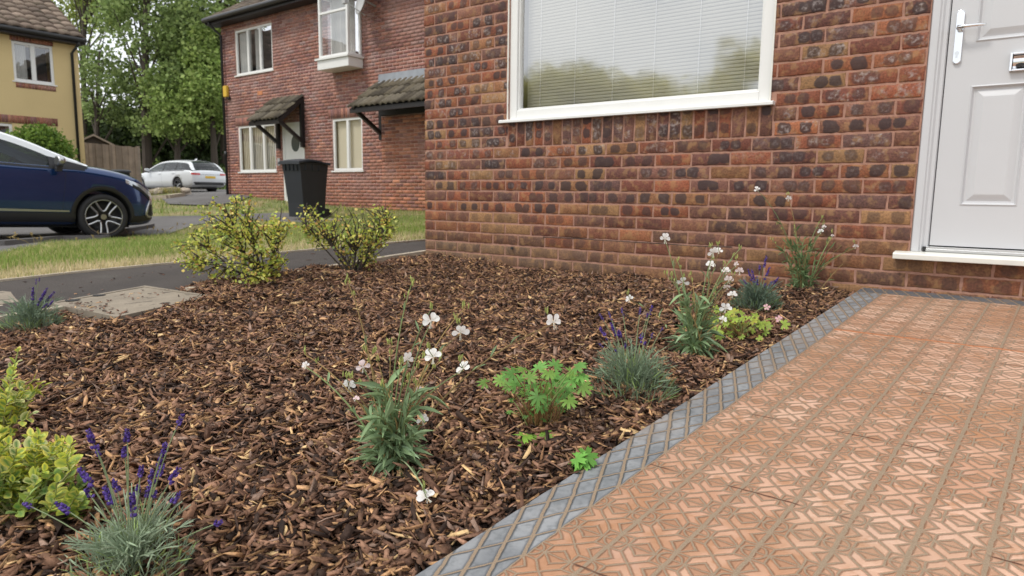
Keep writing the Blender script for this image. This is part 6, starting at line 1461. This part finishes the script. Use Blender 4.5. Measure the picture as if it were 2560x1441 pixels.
            mb = MB(); R1 = P['rim']-.01; mb.tube([(R1*math.cos(2*math.pi*k/40), s_*.099, R1*math.sin(2*math.pi*k/40)) for k in range(41)], .0075, 6, cap=False)
            def bandp(pts, wd):
                V = []; 
                for k, (x, z) in enumerate(pts):
                    x0, z0 = pts[max(k-1,0)]; x1, z1 = pts[min(k+1,len(pts)-1)]; dx, dz = x1-x0, z1-z0; l_ = math.hypot(dx, dz) or 1; nx, nz = -dz/l_*wd/2, dx/l_*wd/2; q = math.hypot(x, z)/R1; y = s_*(.070+.024*q); V += [(x+nx, y, z+nz), (x, y+s_*.007, z), (x-nx, y, z-nz), (x-nx, y-s_*.03, z-nz), (x+nx, y-s_*.03, z+nz)]
                m_ = len(pts); mb.add(V, [(5*k+j, 5*k+(j+1)%5, 5*k+5+(j+1)%5, 5*k+5+j) for k in range(m_-1) for j in range(5)]+[(0,1,2,3,4),tuple(5*(m_-1)+j for j in range(5))])
            if P['spoke'] == 'loop':
                for k in range(5):
                    a0 = 2*math.pi*k/5+.35; pts = [(R1*q*math.cos(a0+R_(d)), R1*q*math.sin(a0+R_(d))) for q, d in ((.97,-27),(.8,-25),(.6,-23),(.42,-20),(.33,-6),(.36,8),(.5,17),(.7,21),(.97,23))]; bandp(pts, .023)
            else:
                for k in range(5):
                    a0 = 2*math.pi*k/5+.3; bandp([(R1*q*math.cos(a0), R1*q*math.sin(a0)) for q in (.1,.5,.97)], .05)
            mb.tube([(0,s_*.06,0),(0,s_*.082,0)], .04, 16); mb.build('spokes', MT['silver'], w_, smooth=False, fix=True)
    # interior
    mb = MB(); ix = P['seatx']
    for s_ in (-1,1):
        for x in ix: mb.box((x-.08,s_*.38-.24,.5),(x+.05,s_*.38+.24,1.10)); mb.box((x-.07,s_*.38-.12,1.12),(x+.02,s_*.38+.12,1.30)); mb.box((x,s_*.38-.24,.45),(x+.5,s_*.38+.24,.62))
    mb.box((ix[0]+.75,-.7,.5),(ix[0]+1.05,.7,.98)); mb.build('seats', MT['seat'], e, bevel=.03)
    mb = MB(); sx = ix[0]+.62; mb.tube([(sx+.05*math.cos(2*math.pi*k/20), -.38+.185*math.sin(2*math.pi*k/20), .98+.17*math.cos(2*math.pi*k/20)) for k in range(21)], .016, 6, cap=False); mb.tube([(sx,-.38,.98),(sx+.2,-.38,.9)], .03, 6); mb.build('steering_wheel', MT['seat'], e)
    # mirrors
    for s_ in (-1,1):
        mx_ = P['mirror']; zs = interp(mx_, st, 3); y = s_*(interp(mx_, st, 1)*.93); o = empty('wing_mirror', (mx_, y+s_*.15, zs+.075), parent=e)
        bm = bmesh.new(); bmesh.ops.create_uvsphere(bm, u_segments=20, v_segments=12, radius=1)
        for v in bm.verts: v.co = Vector((max(v.co.x,-.35)*.085, v.co.y*.115, v.co.z*.075))
        me = bpy.data.meshes.new('mirror_cap'); bm.to_mesh(me); bm.free(); me.materials.append(MT[P['mir']]); me.shade_smooth(); link(bpy.data.objects.new('mirror_cap', me), o)
        mb = MB(); mb.prism([(-.03,-.05),(.05,-.05),(.03,-.15),(-.04,-.15)], 1, -.06 if s_ > 0 else -.02, .02 if s_ > 0 else .06) if P['clad'] else mb.box((-.02,-.06,-.12),(.03,.06,-.05)); mb.build('mirror_foot', MT['blackpl'], o, fix=True)
    return e, body, patch, wz_, st, interp
# blue crossover
PB = dict(L=4.12, w=.89, r=.338, rim=.262, paint='bluepaint', wheels=(3.27,.66), clad=.17, arch=.055, tumble=.42, crown=.05, rs=.3, ws=2.06, mirror=2.68, mir='silver', spoke='loop', hm='bluepaint',
  body=[(0.,.70,.45,.95,1.0),(.08,.80,.33,1.05,1.10),(.35,.865,.24,1.10,1.13),(1.,.885,.2,1.10,1.13),(1.8,.89,.2,1.075,1.10),(2.5,.89,.2,1.05,1.075),(2.95,.885,.2,1.05,1.12),(3.3,.878,.2,1.015,1.10),(3.6,.86,.2,.965,1.05),(3.82,.82,.21,.895,.975),(3.98,.74,.23,.79,.865),(4.07,.62,.26,.67,.74),(4.12,.42,.31,.52,.56)],
  roof=[(.06,1.14,.05),(.18,1.32,.09),(.4,1.47,.10),(.8,1.545,.10),(1.3,1.57,.10),(1.75,1.55,.105),(2.1,1.485,.11),(2.45,1.365,.11),(2.78,1.225,.11),(2.98,1.15,.09),(3.10,1.10,.02)],
  pillars=[(1.50,1.60)], bx=(.35,3.05), doors=[(1.55,1.52),(2.72,2.80)], handles=(1.72,.75), seatx=(1.62,.85))
hub = atd(262, 599, 10.25); zg = float(H(hub[0], hub[1])); fw = np.array((.05,.9987)); lf_ = np.array((-fw[1], fw[0])); pit = R_(1.6)
# near (right) side wheel: local (3.27, -(w-.02)) sits at hub
org = hub[:2]-fw*3.27-lf_*(-(PB['w']-.03)); zo = hub[2]+3.27*math.sin(pit)-.0
CB, body, patch, wzf, st_, itp = car('parked_car', (org[0], org[1], zo-.0), fw, 'dark blue crossover car with white roof parked on the drive at the left', PB, pit)
for s_ in (-1,1):
    def hl(a, b): 
        x = 3.60+.42*a; zc_ = itp(x, st_, 3)-.055; return x, zc_-.05-.075*a+(.06+.075*a)*b
    o = patch('headlight', hl, 14, 5, MT['lamp'], s_, .010, CB)
    o = patch('headlight_bezel', lambda a, b: (3.70+.28*a, itp(3.70+.28*a, st_, 3)-.135-.05*a+.05*b), 12, 3, MT['rubber'], s_, .011, CB)
    c = [(3.975,.60),(3.93,.50),(3.90,.385),(3.93,.345),(4.02,.345)]; mb = MB(); pts = [(x, s_*(wzf(x, z)+.016), z) for x, z in c]; mb.tube(pts, [.012,.018,.022,.02,.012], 6); mb.build('fog_lamp_trim', MT['silver'], CB, smooth=True)
    patch('fog_lamp', lambda a, b: (3.945+.09*a, .375+.16*b), 4, 4, MT['rubber'], s_, .008, CB)
    mb = MB(); V = []
    for (x, zt_) in ((2.60,1),(3.08,0)):
        wb = itp(x, st_, 1)*.93; zs = itp(x, st_, 3); zr_ = itp(x, PB['roof'], 1)-itp(x, PB['roof'], 2); zr_ = max(zr_, zs+.005); V += [(x, s_*(wb+.006), zs-.005), (x, s_*(wb-(zr_-zs)*PB['tumble']+.006), zr_)]
    mb.add(V, [(0,1,3,2)]); mb.build('corner_panel', MT['blackpl'], CB)
mb = MB(); mb.box((3.98,-.35,.62),(4.11,.35,.66)); mb.box((4.05,-.5,.36),(4.12,.5,.5)); mb.build('grille', MT['blackpl'], CB)
mb = MB(); mb.box((4.121,-.26,.42),(4.13,.26,.53)); mb.build('number_plate', MT['upvc'], CB)
# white estate
PW = dict(L=4.76, w=.92, r=.325, rim=.235, paint='whitepaint', wheels=(3.88,1.06), clad=0, arch=.03, tumble=.52, crown=.05, rs=.62, ws=2.75, mirror=3.12, mir='whitepaint', spoke='star',
  body=[(0.,.74,.42,.80,.93),(.06,.85,.32,.90,.99),(.25,.905,.25,.965,1.0),(.8,.92,.2,.985,1.0),(1.6,.92,.18,.975,1.0),(2.5,.92,.18,.955,.98),(3.1,.915,.18,.93,.975),(3.6,.90,.18,.88,.95),(4.1,.88,.18,.80,.88),(4.45,.82,.2,.71,.78),(4.66,.68,.22,.60,.66),(4.76,.45,.26,.45,.5)],
  roof=[(.10,.99,.02),(.25,1.14,.07),(.45,1.31,.075),(.65,1.375,.075),(1.2,1.415,.075),(1.9,1.425,.075),(2.5,1.38,.075),(2.85,1.28,.075),(3.2,1.12,.07),(3.45,.99,.03)],
  pillars=[(2.15,2.22),(1.25,1.3)], bx=(.6,3.3), doors=[(2.18,2.2),(3.2,3.25),(1.2,1.15)], handles=(2.35,1.35), seatx=(2.2,1.3))
rr_ = atd(530, 483, 29.2); fwd2 = np.array((-.984,-.12)); fwd2 /= np.linalg.norm(fwd2); lf2 = np.array((-fwd2[1], fwd2[0])); # near rear-right wheel (camera side is the car's right? use left/right by geometry)
# rear axle right wheel in photo = far side along +lat; place rear axle centre from both wheels
ra_, rb_ = atd(449, 481, 30.8), atd(531, 483, 31.4); ctr = (ra_+rb_)/2; org2 = ctr[:2]-fwd2*1.06; zg2 = float(ctr[2])
CW, body2, patch2, wzf2, st2, itp2 = car('parked_car', (org2[0], org2[1], zg2), fwd2, 'white estate car parked on the far road seen from behind', PW, 0)
def rearpatch(name, y0, y1, z0, z1, m_, off=.006):
    mb = MB(); n = 10; V = []
    for i in range(n+1):
        y = y0+(y1-y0)*i/n
        for z in (z0, z1):
            x = 0.0; 
            for xx in np.linspace(0, .6, 60):
                if wzf2(xx, z) >= abs(y)*.985: x = xx; break
            V.append((x-off, y, z))
    mb.add(V, [(2*i,2*i+1,2*i+3,2*i+2) for i in range(n)]); return mb.build(name, m_, CW, smooth=True)
rearpatch('tail_light', .50, .86, .78, .86, MT['redlamp'], .012); rearpatch('tail_light', -.86, -.50, .78, .86, MT['redlamp'], .012)
rearpatch('bumper_skirt', -.80, .80, .34, .47, MT['blackpl'], .014); rearpatch('light_bar', -.48, .48, .80, .81, MT['rubber'], .012)
rearpatch('number_plate', -.26, .26, .64, .74, MT['plate'], .02)
mb = MB(); mb.prism([(.9,1.46),(1.08,1.455),(.92,1.53),(.88,1.53)], 1, -.015, .015); mb.build('roof_aerial', MT['whitepaint'], CW)
